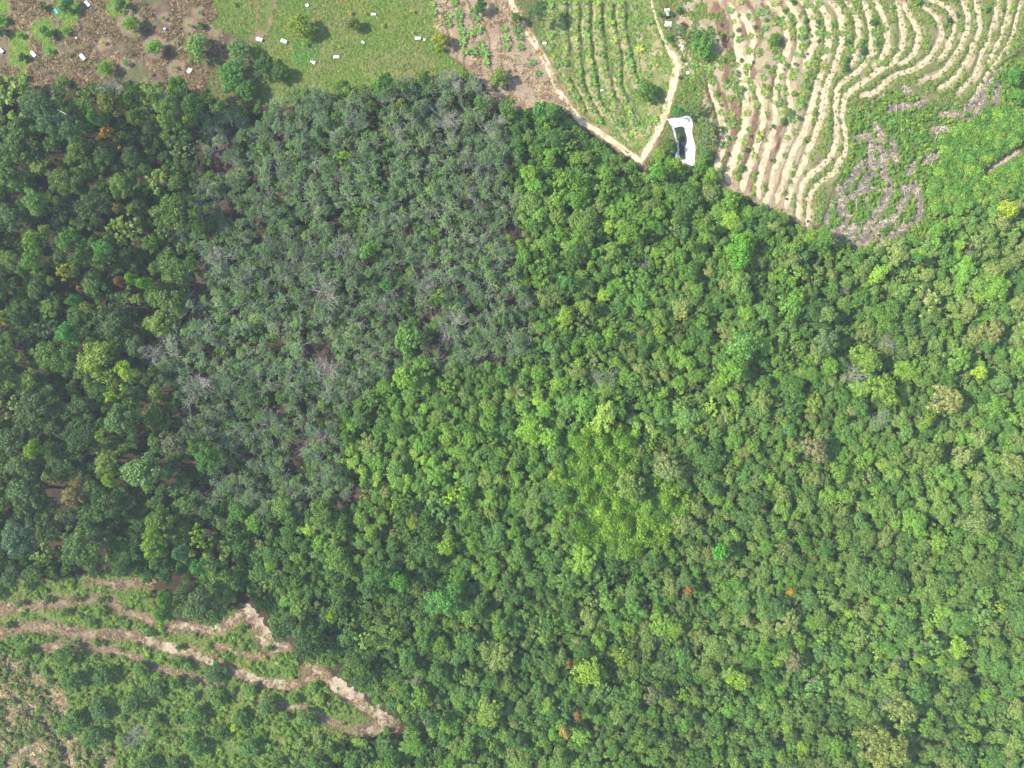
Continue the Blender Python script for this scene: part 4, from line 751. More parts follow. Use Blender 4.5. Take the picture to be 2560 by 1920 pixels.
def gn_stuff(name, label, cat, pts, meshes, extra_tints, scl, rots=None):
    """one object that sets copies of a few meshes on a cloud of points"""
    V = np.array(pts); n = len(V)
    me = mesh_np(name, V, [np.zeros((0, 3), int)], [LEAF], {'tint': ('POINT', 'FLOAT_VECTOR', extra_tints), 'scl': ('POINT', 'FLOAT_VECTOR', scl), 'rz': ('POINT', 'FLOAT_VECTOR', np.stack([np.zeros(n), np.zeros(n), rng.random(n) * 6.283], 1) if rots is None else rots), 'idx': ('POINT', 'INT', rng.integers(0, len(meshes), n))}) if n else None
    o = link(name, me); tag(o, label, cat, kind='stuff')
    col_ = bpy.data.collections.new(name + '_forms')
    for i, ms_ in enumerate(meshes):
        if isinstance(ms_, tuple):
            c = bpy.data.collections.new(name + '_form%02d' % i); [c.objects.link(bpy.data.objects.new('piece', m_)) for m_ in ms_]; col_.children.link(c)
        else: col_.objects.link(bpy.data.objects.new(name + '_form%02d' % i, ms_))
    g = bpy.data.node_groups.new(name, 'GeometryNodeTree')
    g.interface.new_socket('Geometry', in_out='INPUT', socket_type='NodeSocketGeometry'); g.interface.new_socket('Geometry', in_out='OUTPUT', socket_type='NodeSocketGeometry')
    N = g.nodes.new; gi, go = N('NodeGroupInput'), N('NodeGroupOutput'); ci = N('GeometryNodeCollectionInfo'); ci.inputs[0].default_value = col_; ci.inputs[1].default_value = True; ci.inputs[2].default_value = True
    ip = N('GeometryNodeInstanceOnPoints'); ip.inputs['Pick Instance'].default_value = True
    def at(nm, typ): q = N('GeometryNodeInputNamedAttribute'); q.data_type = typ; q.inputs[0].default_value = nm; return q.outputs[0]
    g.links.new(gi.outputs[0], ip.inputs['Points']); g.links.new(ci.outputs[0], ip.inputs['Instance']); g.links.new(at('idx', 'INT'), ip.inputs['Instance Index'])
    g.links.new(at('rz', 'FLOAT_VECTOR'), ip.inputs['Rotation']); g.links.new(at('scl', 'FLOAT_VECTOR'), ip.inputs['Scale']); g.links.new(ip.outputs[0], go.inputs[0])
    md = o.modifiers.new('scatter', 'NODES'); md.node_group = g
    return o
LIMIT = 300
for fam, L_ in fams.items():
    L_.sort(key=lambda q: -q[2] * (1 if -5 < q[0] < 2565 and -5 < q[1] < 1925 else 0.01))
    nm, ds = NAMES[fam]; kind = {'rubber': 'rubber', 'left': 'big'}.get(fam, 'small')
    def kind_of(px, py):
        if fam in ('rubber', 'left'): return kind if fam == 'rubber' or (px * 7 + py * 3) % 10 > 1.6 else 'spiky'
        u = (px * 13.7 + py * 7.3) % 10; return 'dome' if u < 1.5 else ('spiky' if u < 2.7 else 'small')
    for px, py, rp in L_[:LIMIT]:
        lab = ds + ' ' + where(px, py, fam)
        o_ = tree(nm, lab, px, py, rp * K * 1.06, random.choice(PAL[fam]), kind_of(px, py), lab, jit=0.055, k=tone(px, py), hs=random.uniform(0.78, 1.1 if fam == 'left' else 1.22) * (0.62 if near_bare(px, py) < 50 else 1)); MASS.append((o_, px, py, ds))
    rest = L_[LIMIT:]
    if rest:
        pl = [p for k_ in {kind, 'dome', 'spiky'} for p in PR[k_]]; 
        pts, tn, sc, ix = [], [], [], []
        for px, py, rp in rest:
            r = rp * K * 1.06; p = pick(kind_of(px, py), r); s = r / p[0]; sz = s ** 0.6 * random.uniform(0.78, 1.22) * (0.62 if near_bare(px, py) < 50 else 1)
            x, y, z = P2W(np.array([px]), np.array([py]), p[3] * sz * 0.8); pts.append((x[0], y[0], z[0])); tn.append(tint_of(random.choice(PAL[fam]), 0.055, tone(px, py))); an = random.uniform(0.87, 1.15); sc.append((s * an, s / an, sz)); ix.append([id(q) for q in pl].index(id(p)))
        o = gn_stuff(nm.replace('tree', 'canopy'), ds.replace('tree', 'canopy') + ' made of the smaller crowns', 'canopy', pts, [(p[1], p[2]) for p in pl], tn, sc)
        o.data.attributes['idx'].data.foreach_set('value', np.array(ix, np.int32))

# understorey filling the gaps
def terrain_pts(px, py, dz=0.0):
    x, y, z = P2W(px, py); return np.stack([x, y, gz(x, y) + dz], 1)
def uniform_pts(n, b=(-110, -90, 2670, 2010), seed=1): return np.random.default_rng(seed).uniform((b[0], b[1]), (b[2], b[3]), (n, 2))
SHM = [p[1] for p in PR['shrub']]
def tints_for(pal, n, jit=0.12, seed=3):
    r = np.random.default_rng(seed); b = np.array([tint(c) for c in pal])[r.integers(0, len(pal), n)]
    return b * (1 + r.normal(0, jit, (n, 1))) * (1 + r.normal(0, jit * 0.4, (n, 3)))
q = uniform_pts(21000, seed=71); q = q[m_forest(q[:, 0], q[:, 1]) & m_forest(q[:, 0], q[:, 1] - 16) & m_forest(q[:, 0] + 14, q[:, 1] - 6) & m_forest(q[:, 0] - 14, q[:, 1] - 6) & m_forest(q[:, 0] - 12, q[:, 1] + 10)]; q = q[lined(q[:, 0], q[:, 1], TRL + [(RIGHTSOIL, 9), (SCAR, 8)], 60) > 14]
lf_ = in_poly(q[:, 0], q[:, 1], LEFT); q = q[~(lf_ & (np.random.default_rng(6).random(len(q)) < 0.6))]; rub = in_poly(q[:, 0], q[:, 1], RUBBER); q = q[~(rub & (np.random.default_rng(5).random(len(q)) < 0.2))]
s = rng.uniform(0.9, 1.8, len(q)); gn_stuff('forest_undergrowth', 'low green undergrowth filling the gaps beneath the forest crowns', 'undergrowth', terrain_pts(q[:, 0], q[:, 1]), SHM, tints_for([(104, 140, 60), (116, 150, 64), (96, 132, 60)], len(q)), np.stack([s, s, s * 1.3], 1))
# lime creeper patch
q = uniform_pts(9000, (1380, 1060, 1710, 1380), 72); q = q[in_poly(q[:, 0] + 70 * (vnoise(q[:, 0], q[:, 1], 22, 9) - .5), q[:, 1] + 70 * (vnoise(q[:, 0], q[:, 1], 22, 10) - .5), LIMEC)]
s = rng.uniform(0.9, 1.8, len(q)); gn_stuff('creeper_patch', 'bright lime creeper carpet in the middle of the lower forest', 'creeper', terrain_pts(q[:, 0], q[:, 1]), SHM, tints_for([(138, 178, 60), (150, 186, 62), (124, 168, 60), (156, 186, 66), (116, 160, 60)], len(q)), np.stack([s, s, 2.0 + 2.2 * vnoise(q[:, 0], q[:, 1], 20, 12)], 1))

# ------------------------------------------------------------------ grass and weeds
def tuft_mesh(seed, R, h, n, leaf):
    r = np.random.default_rng(seed); th = r.random(n) * 6.283; rho = R * np.sqrt(r.random(n)); c = np.stack([rho * np.cos(th), rho * np.sin(th), h * r.uniform(0.2, 1, n)], 1)
    return pack('tuft', [cards(r, c, np.stack([np.cos(th) * 0.5, np.sin(th) * 0.5, np.full(n, 1.0)], 1) + r.normal(0, 0.4, (n, 3)), leaf * r.uniform(0.6, 1.4, n), 2.6)], LEAF, r)
TUFT = [tuft_mesh(800 + i, 0.6, 0.2, 16, 0.3) for i in range(5)]
WEED = [tuft_mesh(820 + i, 0.8, 0.6, 26, 0.42) for i in range(5)]
def stuff_on(name, label, cat, mask, n, b, pal, meshes, smin, smax, seed, zs=1.0):
    q = uniform_pts(n, b, seed); q = q[mask(q[:, 0], q[:, 1])]
    s = np.random.default_rng(seed).uniform(smin, smax, len(q))
    return gn_stuff(name, label, cat, terrain_pts(q[:, 0], q[:, 1]), meshes, tints_for(pal, len(q), 0.12, seed), np.stack([s, s, s * zs], 1))
stuff_on('field_grass', 'rough green and straw grass of the open field', 'grass', lambda x, y: in_poly(x, y, FIELD) & (seg_dist(x, y, [(640, 96), (668, 60), (690, -60)]) > 9), 8000, (530, -60, 1170, 270), [(118, 158, 62), (130, 164, 66), (154, 164, 84), (108, 150, 60), (170, 166, 104)], TUFT, 0.7, 1.5, 81)
stuff_on('orchard_grass', 'green mown grass rings around the orchard trees', 'grass', lambda x, y: np.any([np.hypot(x - g[0], y - g[1]) < g[2] for g in GRINGS], axis=0), 9000, (-60, -60, 360, 230), [(142, 182, 70), (158, 184, 84), (130, 174, 68)], TUFT, 0.6, 1.1, 82)
STRAW = leaf_mat('straw', 0.1, 0.8, 0.15)
def twig_mesh(seed):
    r = np.random.default_rng(seed); n = 16; th = r.random(n) * 6.283; rho = 0.9 * np.sqrt(r.random(n)); c = np.stack([rho * np.cos(th), rho * np.sin(th), r.uniform(0.03, 0.22, n)], 1)
    return pack('twigs', [cards(r, c, r.normal(0, 0.35, (n, 3)) + np.array([0, 0, 1.0]), r.uniform(0.5, 1.1, n), 9.0)], STRAW, r)
TWIG = [twig_mesh(850 + i) for i in range(5)]
def m_orch(x, y): return in_poly(x, y, ORCH) & ~np.any([np.hypot(x - g[0], y - g[1]) < g[2] for g in GRINGS + BRINGS], axis=0) & (vnoise(x, y, 30, 15) > 0.3)
stuff_on('dry_brushwood', 'brown dry brushwood covering the orchard ground', 'brushwood', m_orch, 5500, (-60, -60, 560, 230), [(150, 126, 102), (174, 150, 124), (124, 100, 82), (126, 124, 84)], TWIG, 0.7, 1.4, 83)
stuff_on('palm_row_grass', 'green grass strips between the young palm rows', 'grass', lambda x, y: in_poly(x, y, PALMF) & np.all([np.hypot(x - p[0], (y - p[1] - 2) * 0.85) > 8.5 for p in PALM if p[4] == 0], axis=0) & (vnoise(x, y, 18, 64) > 0.38), 9000, (1330, -60, 1700, 390), [(118, 156, 66), (136, 170, 72), (108, 150, 62), (152, 172, 88)], TUFT, 0.7, 1.4, 84)
def m_bank(x, y):
    d = lined(x, y, BENCH, 30); g = vnoise(x, y, 22, 16); return in_poly(x, y, TERR) & (d > -3.5 * vnoise(x, y, 9, 36) + 1.2) & ((x > 2010) & (g > 0.32) | (x <= 2010) & (g > 0.7))
stuff_on('terrace_weeds', 'green weeds growing on the banks between the terrace benches', 'weeds', m_bank, 22000, (1700, -60, 2660, 590), [(124, 152, 74), (138, 160, 78), (112, 144, 70), (150, 166, 80), (128, 146, 86)], WEED, 0.6, 1.25, 85)
YARD = [(1655, 0), (1760, -20), (1790, 200), (1790, 470), (1770, 425), (1740, 420), (1735, 290), (1660, 290), (1620, 400), (1610, 390), (1680, 250), (1690, 160)]
stuff_on('yard_weeds', 'low weeds around the white pond and the bare yard', 'weeds', lambda x, y: in_poly(x, y, YARD) & (lined(x, y, [(p, hw + 2) for p, hw, l in TRACKS]) > 0) & (lined(x, y, BENCH) > 2) & ~in_poly(x, y, POND) & (vnoise(x, y, 20, 33) > np.where(y < 200, 0.55, 0.3)), 4500, (1600, -20, 1800, 440), [(126, 158, 70), (110, 146, 66), (142, 160, 82), (150, 150, 96)], WEED, 0.5, 1.2, 92)
stuff_on('verge_grass', 'grass on the verges around the pond and the tree clump by the field', 'grass', lambda x, y: in_poly(x, y, OPEN) & ~in_poly(x, y, ORCH) & ~in_poly(x, y, FIELD) & ~in_poly(x, y, STRIP) & ~in_poly(x, y, PALMF) & ~in_poly(x, y, TERR) & ~in_poly(x, y, SLASH) & ~in_poly(x, y, POND) & (lined(x, y, [(p, hw + 2) for p, hw, l in TRACKS]) > 0), 26000, (400, -60, 1800, 440), [(124, 152, 70), (140, 156, 86), (112, 142, 64), (156, 154, 104)], TUFT, 0.6, 1.4, 97)
stuff_on('strip_weeds', 'scattered weeds on the bare palm strip', 'weeds', lambda x, y: in_poly(x, y, STRIP) & (vnoise(x, y, 16, 34) > 0.62), 2600, (1070, -60, 1440, 290), [(130, 152, 76), (150, 156, 96), (116, 146, 66)], TUFT, 0.5, 1.2, 93)
stuff_on('strip_litter', 'dry stalks on the bare palm strip', 'brushwood', lambda x, y: in_poly(x, y, STRIP) & (vnoise(x, y, 22, 35) > 0.5), 1800, (1070, -60, 1440, 290), [(170, 146, 120), (200, 178, 148), (150, 124, 102)], TWIG, 0.5, 1.1, 94)
def m_slash(x, y): return in_poly(x, y, SLASH) & ~(in_poly(x, y, LITZ) & (vnoise(x, y, 11, 61) < 0.24)) & (seg_dist(x, y, RIGHTSOIL) > 12) & (lined(x, y, [(p, 7.5 + 3 * vnoise(x, y, 14, 55).mean()) for p in LITTER]) > 6 * (vnoise(x, y, 18, 56) - 0.5))
stuff_on('clearing_regrowth', 'lime green regrowth on the cleared slope', 'regrowth', m_slash, 12000, (2020, 130, 2610, 650), [(118, 160, 62), (140, 174, 66), (106, 152, 64), (94, 142, 66), (152, 176, 72)], WEED + SHM[:2], 0.45, 1.0, 86)
stuff_on('dead_litter', 'grey dead twigs strewn in strips over the cleared slope', 'brushwood', lambda x, y: in_poly(x, y, SLASH) & (in_poly(x, y, LITZ) & (vnoise(x, y, 11, 61) < 0.2) | (lined(x, y, [(p, 8.5) for p in LITTER]) < 5 * (vnoise(x, y, 16, 57) - 0.4))), 5500, (2020, 130, 2610, 650), [(172, 156, 146), (188, 174, 162), (152, 136, 128)], TWIG, 0.6, 1.3, 87)
stuff_on('lime_scrub', 'dense lime-green scrub right of the cleared slope', 'scrub', lambda x, y: in_poly(x, y, LIMEG) & (seg_dist(x, y, RIGHTSOIL) > 20), 9000, (2290, 240, 2640, 560), [(114, 158, 60), (104, 150, 60), (138, 172, 64), (94, 142, 60), (122, 160, 66)], SHM, 0.5, 1.5, 88)
def m_bl(x, y): return in_poly(x, y, OPENBL) & (lined(x, y, BLB) > 12 * vnoise(x, y, 16, 58) - 2) & ~in_poly(x, y, DRYBL) & (vnoise(x, y, 26, 18) > np.where(y < 1640, 0.48, 0.3))
stuff_on('terrace_scrub', 'lush green scrub between the brown benches at the lower left', 'scrub', m_bl, 22000, (-90, 1420, 1010, 2000), [(124, 164, 62), (140, 174, 64), (110, 152, 62), (156, 182, 66), (100, 140, 64), (146, 162, 84)], WEED + SHM[:3], 0.5, 1.05, 89, 0.9)
stuff_on('terrace_grass', 'light green grass covering the lower left terraces between the scrub', 'grass', lambda x, y: in_poly(x, y, OPENBL) & ((lined(x, y, BLB) > 1) | (vnoise(x, y, 18, 63) > 0.66)) & ~in_poly(x, y, DRYBL), 16000, (-90, 1420, 1010, 2000), [(134, 168, 68), (150, 176, 74), (120, 156, 66), (160, 166, 96), (108, 148, 64)], TUFT, 0.7, 1.5, 96, 1.4)
stuff_on('dry_scrub', 'straw and olive scrub in the lower left corner', 'scrub', lambda x, y: in_poly(x, y, DRYBL) & (seg_dist(x, y, GULLY) > 7) & (vnoise(x, y, 34, 19) > 0.44), 8000, (-90, 1600, 330, 2000), [(150, 156, 96), (176, 166, 120), (124, 152, 76), (112, 148, 68), (160, 164, 104)], WEED + SHM[:2], 0.5, 1.3, 90)
stuff_on('corner_litter', 'straw and dead stalks on the bare soil of the lower left corner', 'brushwood', lambda x, y: in_poly(x, y, DRYBL) & (seg_dist(x, y, GULLY) > 5), 4500, (-90, 1600, 330, 2000), [(176, 154, 124), (200, 178, 146), (150, 128, 102), (140, 140, 92)], TWIG, 0.5, 1.2, 98)
stuff_on('dry_bench_litter', 'brown dead stalks lying on the lower left benches', 'brushwood', lambda x, y: in_poly(x, y, OPENBL) & (lined(x, y, BLB) < 3) & (vnoise(x, y, 20, 27) > 0.4), 16000, (-90, 1420, 1010, 1860), [(164, 136, 112), (190, 164, 138), (140, 112, 94)], TWIG, 0.5, 1.0, 91)

# seedlings dotted along the open benches and grass between the wheel ruts
SEED = [tuft_mesh(860 + i, 0.42, 0.5, 14, 0.4) for i in range(4)]
for k, (p, hw) in enumerate(BENCH):
    q = np.array(p); d = np.r_[0, np.cumsum(np.hypot(*np.diff(q, axis=0).T))]
    for dd in np.arange(8, d[-1] - 6, 17):
        px = float(np.interp(dd, d, q[:, 0])) + random.uniform(-2, 2); py = float(np.interp(dd, d, q[:, 1])) + random.uniform(-2, 2)
        if px < 2035 or py < 2 or px > 2558 or random.random() < 0.25: continue
        x, y, z = (float(v[0]) for v in P2W(np.array([px]), np.array([py]))); o_ = link('palm_seedling', random.choice(SEED), loc=(x, y, z + 0.05)); o_['tint'] = tint_of(random.choice([(128, 150, 84), (112, 140, 76), (150, 158, 100)])); s_ = random.uniform(0.6, 1.25); o_.scale = (s_, s_, s_)
        tag(o_, 'tiny palm seedling', 'seedling'); MASS.append((o_, px, py, 'tiny palm seedling'))
q = np.array(TRACKS[0][0]); d = np.r_[0, np.cumsum(np.hypot(*np.diff(q, axis=0).T))]; t = np.random.default_rng(95).uniform(60, d[-1] - 40, 420)
px = np.interp(t, d, q[:, 0]) + rng.normal(0.5, 1.0, 420); py = np.interp(t, d, q[:, 1]) + rng.normal(0, 0.8, 420); k_ = vnoise(t, t * 0, 30, 39) > 0.45; px, py = px[k_], py[k_]; s = rng.uniform(0.35, 0.8, len(px))
gn_stuff('track_grass', 'grass growing between the wheel ruts of the left sandy track', 'grass', terrain_pts(px, py, 0.1), TUFT, tints_for([(150, 160, 92), (128, 150, 76)], len(px)), np.stack([s, s, s], 1))

# ------------------------------------------------------------------ palms
def frond_mesh(seed, Lf, droop, rise, width):
    r = np.random.default_rng(seed); n = 11; V = []; Fq = []; k = 0
    t = np.linspace(0, 1, n + 1); x = Lf * t * (1 - 0.12 * t); z = rise * t - droop * t ** 2
    for i in range(n):
        c0 = np.array([x[i], 0, z[i]]); c1 = np.array([x[i + 1], 0, z[i + 1]]); wd = width * math.sin(math.pi * min(1, 0.18 + 0.8 * t[i + 1])) ** 0.7
        V += [c0 + [0, 0.03, 0], c0 - [0, 0.03, 0], c1 - [0, 0.03, 0], c1 + [0, 0.03, 0]]; Fq.append((k, k + 1, k + 2, k + 3)); k += 4
        if i >= 1:
            for sgn in (-1, 1):
                tip = c1 + np.array([0.45 * wd, sgn * wd * r.uniform(0.85, 1.1), -0.22 * wd + r.normal(0, 0.03)])
                V += [c0, c1, tip + [0.06, 0, 0], tip - [0.06, 0, 0]]; Fq.append((k, k + 1, k + 2, k + 3)); k += 4
    return mesh_np('frond', np.array(V), [np.array(Fq)], [FROND], {'var': ('FACE', 'FLOAT', r.random(len(Fq))), 'hue': ('FACE', 'FLOAT', np.clip(r.normal(0.5, 0.15, len(Fq)), 0, 1))})
FR = [frond_mesh(900, 2.2, 0.9, 1.3, 0.42), frond_mesh(901, 2.25, 1.5, 1.3, 0.42), frond_mesh(902, 2.0, 0.5, 1.5, 0.38)]
PTR = tubes('palm_trunk', [((0, 0, -0.3), (0, 0, 0.25), 0.3, 0.24), ((0, 0, 0.25), (0, 0, 0.6), 0.24, 0.1)], BARK, 7)
PTR_T = tubes('tall_palm_trunk', [((0, 0, -0.5), (0.1, 0.05, 4.5), 0.17, 0.13), ((0.1, 0.05, 4.5), (0.2, 0.1, 9.2), 0.13, 0.1)], PALE, 7)
def palm(name, label, px, py, r, rgb, group=None, nf=11, tall=0.0):
    x, y, z = P2W(np.array([px]), np.array([py]), tall); x, y = float(x[0]), float(y[0]); z = float(gz(np.array([x]), np.array([y]))[0])
    e = bpy.data.objects.new(name, None); COL.objects.link(e); e.empty_display_size = 0.4; e.location = (x, y, z); s = r / 2.15; e.rotation_euler = (0, 0, random.random() * 6.28)
    if not tall: e.scale = (s, s, s)
    tag(e, label, 'palm', group); link('trunk', PTR_T if tall else PTR, e)
    tn = tint_of(rgb, 0.08, 0.8)
    for i in range(nf):
        o = link('frond', FR[i % 3], e); o['tint'] = [v * random.uniform(0.8, 1.2) for v in tn]
        o.rotation_euler = (0, 0, i * 2.39996 + random.gauss(0, 0.12)); o.location = (0.2, 0.1, 9.1) if tall else (0, 0, 0.5)
        f_ = (s if tall else 1.0) * random.uniform(0.85, 1.12); o.scale = (f_, f_, f_)
    return e
ZL = ['young oil palm in the green rows between the two sandy tracks', 'young oil palm on the bare strip left of the sandy track', 'young oil palm among the sandy terrace benches']
ORD = ['first', 'second', 'third', 'fourth', 'fifth', 'sixth', 'seventh', 'eighth', 'ninth', 'tenth', 'eleventh', 'twelfth', 'thirteenth', 'fourteenth', 'fifteenth', 'sixteenth', 'seventeenth', 'eighteenth', 'nineteenth', 'twentieth']
cnt = {}
for pp in sorted(PALM, key=lambda q: q[1]):
    px, py, rp, rgb, zn = pp[:5]; lab = ZL[zn]; grp = ZL[zn]
    if zn == 0:
        k = cnt[pp[5]] = cnt.get(pp[5], -1) + 1; lab = '%s young oil palm from the top in the %s row from the left sandy track' % (ORD[k], ORD[pp[5]])
        if pp[5] == 9: lab = '%s young oil palm from the top in the lowest corner between the sandy tracks' % ORD[k]
    o_ = palm('oil_palm', lab, px, py, rp * K * (0.95 if zn == 0 else 1.1), rgb, 'young oil palms', 9 if rp < 9 else 11)
    if zn: MASS.append((o_, px, py, 'young oil palm'))
palm('tall_palm', 'tall palm with long drooping fronds standing alone in the middle of the forest', 1290, 982, 5.0, (104, 124, 52), nf=15, tall=9.2)
palm('tall_palm', 'pale palm beside the tiny rust-orange tree in the lower forest', 1280 + 640 / f3, 1440 + 750 / f3, 3.4, (110, 130, 76), nf=11, tall=9.2)
for k, (x, y) in enumerate(((600, 640), (720, 640), (1020, 730), (1480, 1040))):
    palm('wild_palm', ('spiky green palm on the left of the cleared slope', 'second spiky palm on the left of the cleared slope', 'grey-green spiky palm above the dead trunks of the clearing', 'spiky palm near the middle of the cleared slope')[k], 2080 + x / f6, 200 + y / f6, 2.3, (120, 168, 88))

# ------------------------------------------------------------------ shrubs and orchard trees
SL = 'round green shrub growing on the terrace benches'
for px, py, rp, rgb, zn in SHRUB: MASS.append((tree('round_shrub', SL, px, py, rp * K * 1.05, rgb, 'shrub', SL, cat='shrub', hs=0.9), px, py, 'round green shrub'))
OL = 'small orchard tree in the dry brown orchard'
names = ['shady dark orchard tree in the largest grass ring', 'orchard tree at the top edge right of the grass ring', 'bright bushy orchard tree left of the rusty log', 'full bright green orchard tree above the brown log', 'spreading orchard tree in a wide grass ring', 'low orchard tree in the small grass ring', 'little orchard tree in the grass left of the wide ring', 'dark compact orchard tree left of a white box', 'tiny tree in the round ring between two white boxes', 'orchard tree right of the second white box row', 'pale young tree right of it on bare soil', 'yellow sapling in the bare ring by the white box', 'bright yellow sapling in a bare ring', 'sapling beside the rusty log', 'sapling in the upper bare ring', 'straw-coloured sapling in a bare ring', 'sapling in the round bare ring of the grass', 'yellow sapling right of the full bright tree', 'spindly sapling in brushwood', 'low tree at the orange soil near the forest edge', 'dark little tree cut by the left edge', 'olive shrub at the top left by the teal sheet', 'dark tree at the left edge', 'green shrub at the left edge', 'yellowish sapling near the forest edge', 'dark shrub at the meadow edge of the orchard']
for (px, py, rp, rgb), lab in zip(ORCHT, names): tree('orchard_tree', lab, px, py, rp * K * 1.02, rgb, 'shrub' if rp < 12 else 'round', hs=0.9)
for i, (x, y, r) in enumerate(((410, 210, 40), (170, 240, 45), (665, 200, 35), (870, 210, 45), (1100, 285, 30), (905, 320, 30), (560, 315, 45), (790, 400, 40), (850, 585, 40), (1290, 500, 45), (70, 430, 40), (1545, 620, 40), (1570, 740, 45), (2120, 635, 22), (2110, 440, 30), (1060, 630, 30), (1650, 920, 55))):
    lab = 'dark planted shrub on the brown benches at the lower left'; MASS.append((tree('planted_shrub', lab, x / f3, 1440 + y / f3, r / f3 * K, (78, 118, 58), 'shrub', lab, cat='shrub'), x / f3, 1440 + y / f3, 'dark planted shrub'))
for i, (x, y, r) in enumerate(((100, 630, 38), (510, 940, 32), (1130, 1340, 38), (500, 1145, 30))):
    tree('planted_shrub', ('green shrub on the pinkish bare soil', 'green shrub in the middle of the long bare bench', 'green shrub at the sandy end of the benches', 'green shrub on the narrow lower bench')[i], 640 + x / f3, 1440 + y / f3, r / f3 * K, (98, 146, 60), 'shrub', cat='shrub')
SC = 'leafy bush in the lush scrub below the brown benches'
def m_sc(x, y): return in_poly(x, y, OPENBL) & (y > 1440 + 640 / f3) & ~in_poly(x, y, DRYBL) & (lined(x, y, BLB) > 6) & (y > 1620 + (x - 100) * 0.12)
for px, py, rp in scatter(m_sc, [(22, 34, 70), (12, 20, 160), (7, 12, 500)], 0, 1.0, (0, 1600, 800, 1930))[:80]:
    MASS.append((tree('leafy_bush', SC, px, py, rp * K, random.choice([(110, 150, 62), (122, 162, 62), (96, 136, 62), (136, 166, 74), (124, 154, 88)] if rp < 20 else [(84, 122, 58), (96, 136, 60), (90, 126, 64)]), 'round' if rp > 13 else 'shrub', SC, cat='bush', hs=random.uniform(0.6, 0.95)), px, py, 'leafy green bush'))
for x, y, r, c, lab in ((330, 1170, 32, (140, 170, 56), 'yellow-green sapling beside the dark gully'), (520, 1340, 50, (124, 160, 62), 'lime bush at the lower end of the gully'), (145, 955, 36, (120, 160, 56), 'lime bush at the upper end of the gully'), (2020, 1310, 42, (176, 196, 56), 'bright yellow sapling in the lower left scrub'), (820, 1620, 40, (130, 168, 56), 'lime bush at the bottom edge')):
    tree('sapling', lab, x / f3, 1440 + y / f3, r / f3 * K, c, 'shrub', cat='shrub', hs=1.2)
for x, y, r, c, lab in ((1350, 90, 22, (190, 196, 66), 'yellow bush in the field near the palm strip'), (720, 400, 18, (176, 192, 60), 'yellow sapling right of the big solitary tree'), (1352, 280, 13, (198, 200, 84), 'tiny yellow bush above the white box'), (945, 112, 18, (186, 176, 66), 'yellow bush right of the round olive tree'), (810, 102, 24, (214, 176, 92), 'straw-orange bush above the round olive tree'), (1095, 215, 20, (176, 190, 70), 'pale bush in the middle of the field'), (1110, 630, 26, (170, 192, 70), 'lime sapling at the lower edge of the field')):
    tree('field_bush', lab, 640 + x / f3, y / f3, r / f3 * K, c, 'shrub', cat='bush')
tree('maroon_shrub', 'round maroon shrub in the bare yard above the bamboo', 1600 + 740 / f6, 430 / f6, 65 / f6 * K, (142, 74, 78), 'shrub', cat='shrub', jit=0.02)

# ------------------------------------------------------------------ bare trees
for (x0, y0, f), x, y, r, lab in ((Z(0, 0), 970, 750, 75, 'bare whitish tree at the edge of the dry orchard'), (Z(0, 0), 1340, 800, 95, 'leafless grey tree with fine twigs below the orchard'), (Z(0, 480), 1890, 590, 95, 'leafless grey tree near the left border of the plantation'), (Z(0, 480), 1400, 1375, 110, 'big bare spreading tree at the dark hollow'), (Z(640, 480), 735, 490, 85, 'bare pinkish-grey tree in the upper middle of the plantation'), (Z(640, 480), 575, 870, 110, 'large bare grey tree in the middle of the plantation'), (Z(640, 480), 1470, 780, 68, 'bare tree right of the plantation centre'), (Z(640, 480), 1690, 1140, 95, 'bare brownish tree near the lower plantation edge'), (Z(640, 480), 620, 1590, 105, 'bare tree beside the dark open hollow'), (Z(640, 480), 1050, 985, 52, 'small bare tree near the plantation centre'), (Z(640, 480), 1490, 180, 60, 'bare white tree in the upper right plantation'),
    (Z(640, 0), 1620, 1030, 90, 'dark bare tree in the upper plantation'), (Z(640, 0), 1700, 700, 75, 'twiggy bare tree at the field corner'), (Z(640, 0), 1290, 690, 55, 'bare tree on the grassy edge of the plantation'), (Z(640, 0), 2060, 1090, 80, 'bare tree at the right border of the plantation'), (Z(640, 0), 1210, 1150, 60, 'small pale bare tree in the upper plantation'),
    (Z(0, 960), 1700, 30, 110, 'bare grey tree above the brown hollow'), (Z(640, 960), 570, 450, 60, 'whitish bare tree beside the lower clearing'), (Z(1280, 480), 1150, 620, 42, 'small white bare tree in the bright forest'), (Z(1280, 480), 780, 1600, 75, 'bare brown fan-shaped tree above the middle'), (Z(1280, 480), 2000, 870, 40, 'white dead branch tree in the right forest'), (Z(1920, 480), 740, 1600, 82, 'silver bare tree in the right forest'), (Z(1920, 480), 660, 830, 45, 'pale bare tree below the cleared slope'), (Z(1920, 480), 1040, 1290, 85, 'fallen-looking bare tree with forked trunk in the right forest'), (Z(1920, 960), 950, 320, 65, 'thin bare tree below the wide lime dome'), (Z(640, 1440), 1390, 860, 50, 'silver bare tree in the lower forest'), (Z(0, 1440), 1190, 1370, 80, 'grey bare tree in the lower left scrub'), (Z(1920, 1440), 990, 1070, 55, 'white dead branch in the lower right forest')):
    e = tree('bare_tree', lab, x0 + x / f, y0 + y / f, r / f * K, (0, 0, 0), p=(3.6, None, random.choice(BARE), 11.5), cat='bare tree', hs=1.12 if r < 90 else 1.0)
BL = 'small leafless tree with pale twigs among the rubber trees'
rr = np.random.default_rng(44); cand = [q for q in RUB if 0 < q[0] < 2560]; 
for i in rr.choice(len(cand), 85, replace=False):
    q = cand[i]; o_ = tree('leafless_rubber_tree', BL, q[0] + 6, q[1] + 5, q[2] * K * rr.uniform(0.7, 1.1), (0, 0, 0), p=(3.6, None, random.choice(BARE), 11.5), group=BL, cat='bare tree', hs=1.25); MASS.append((o_, q[0], q[1], 'leafless pale rubber tree'))
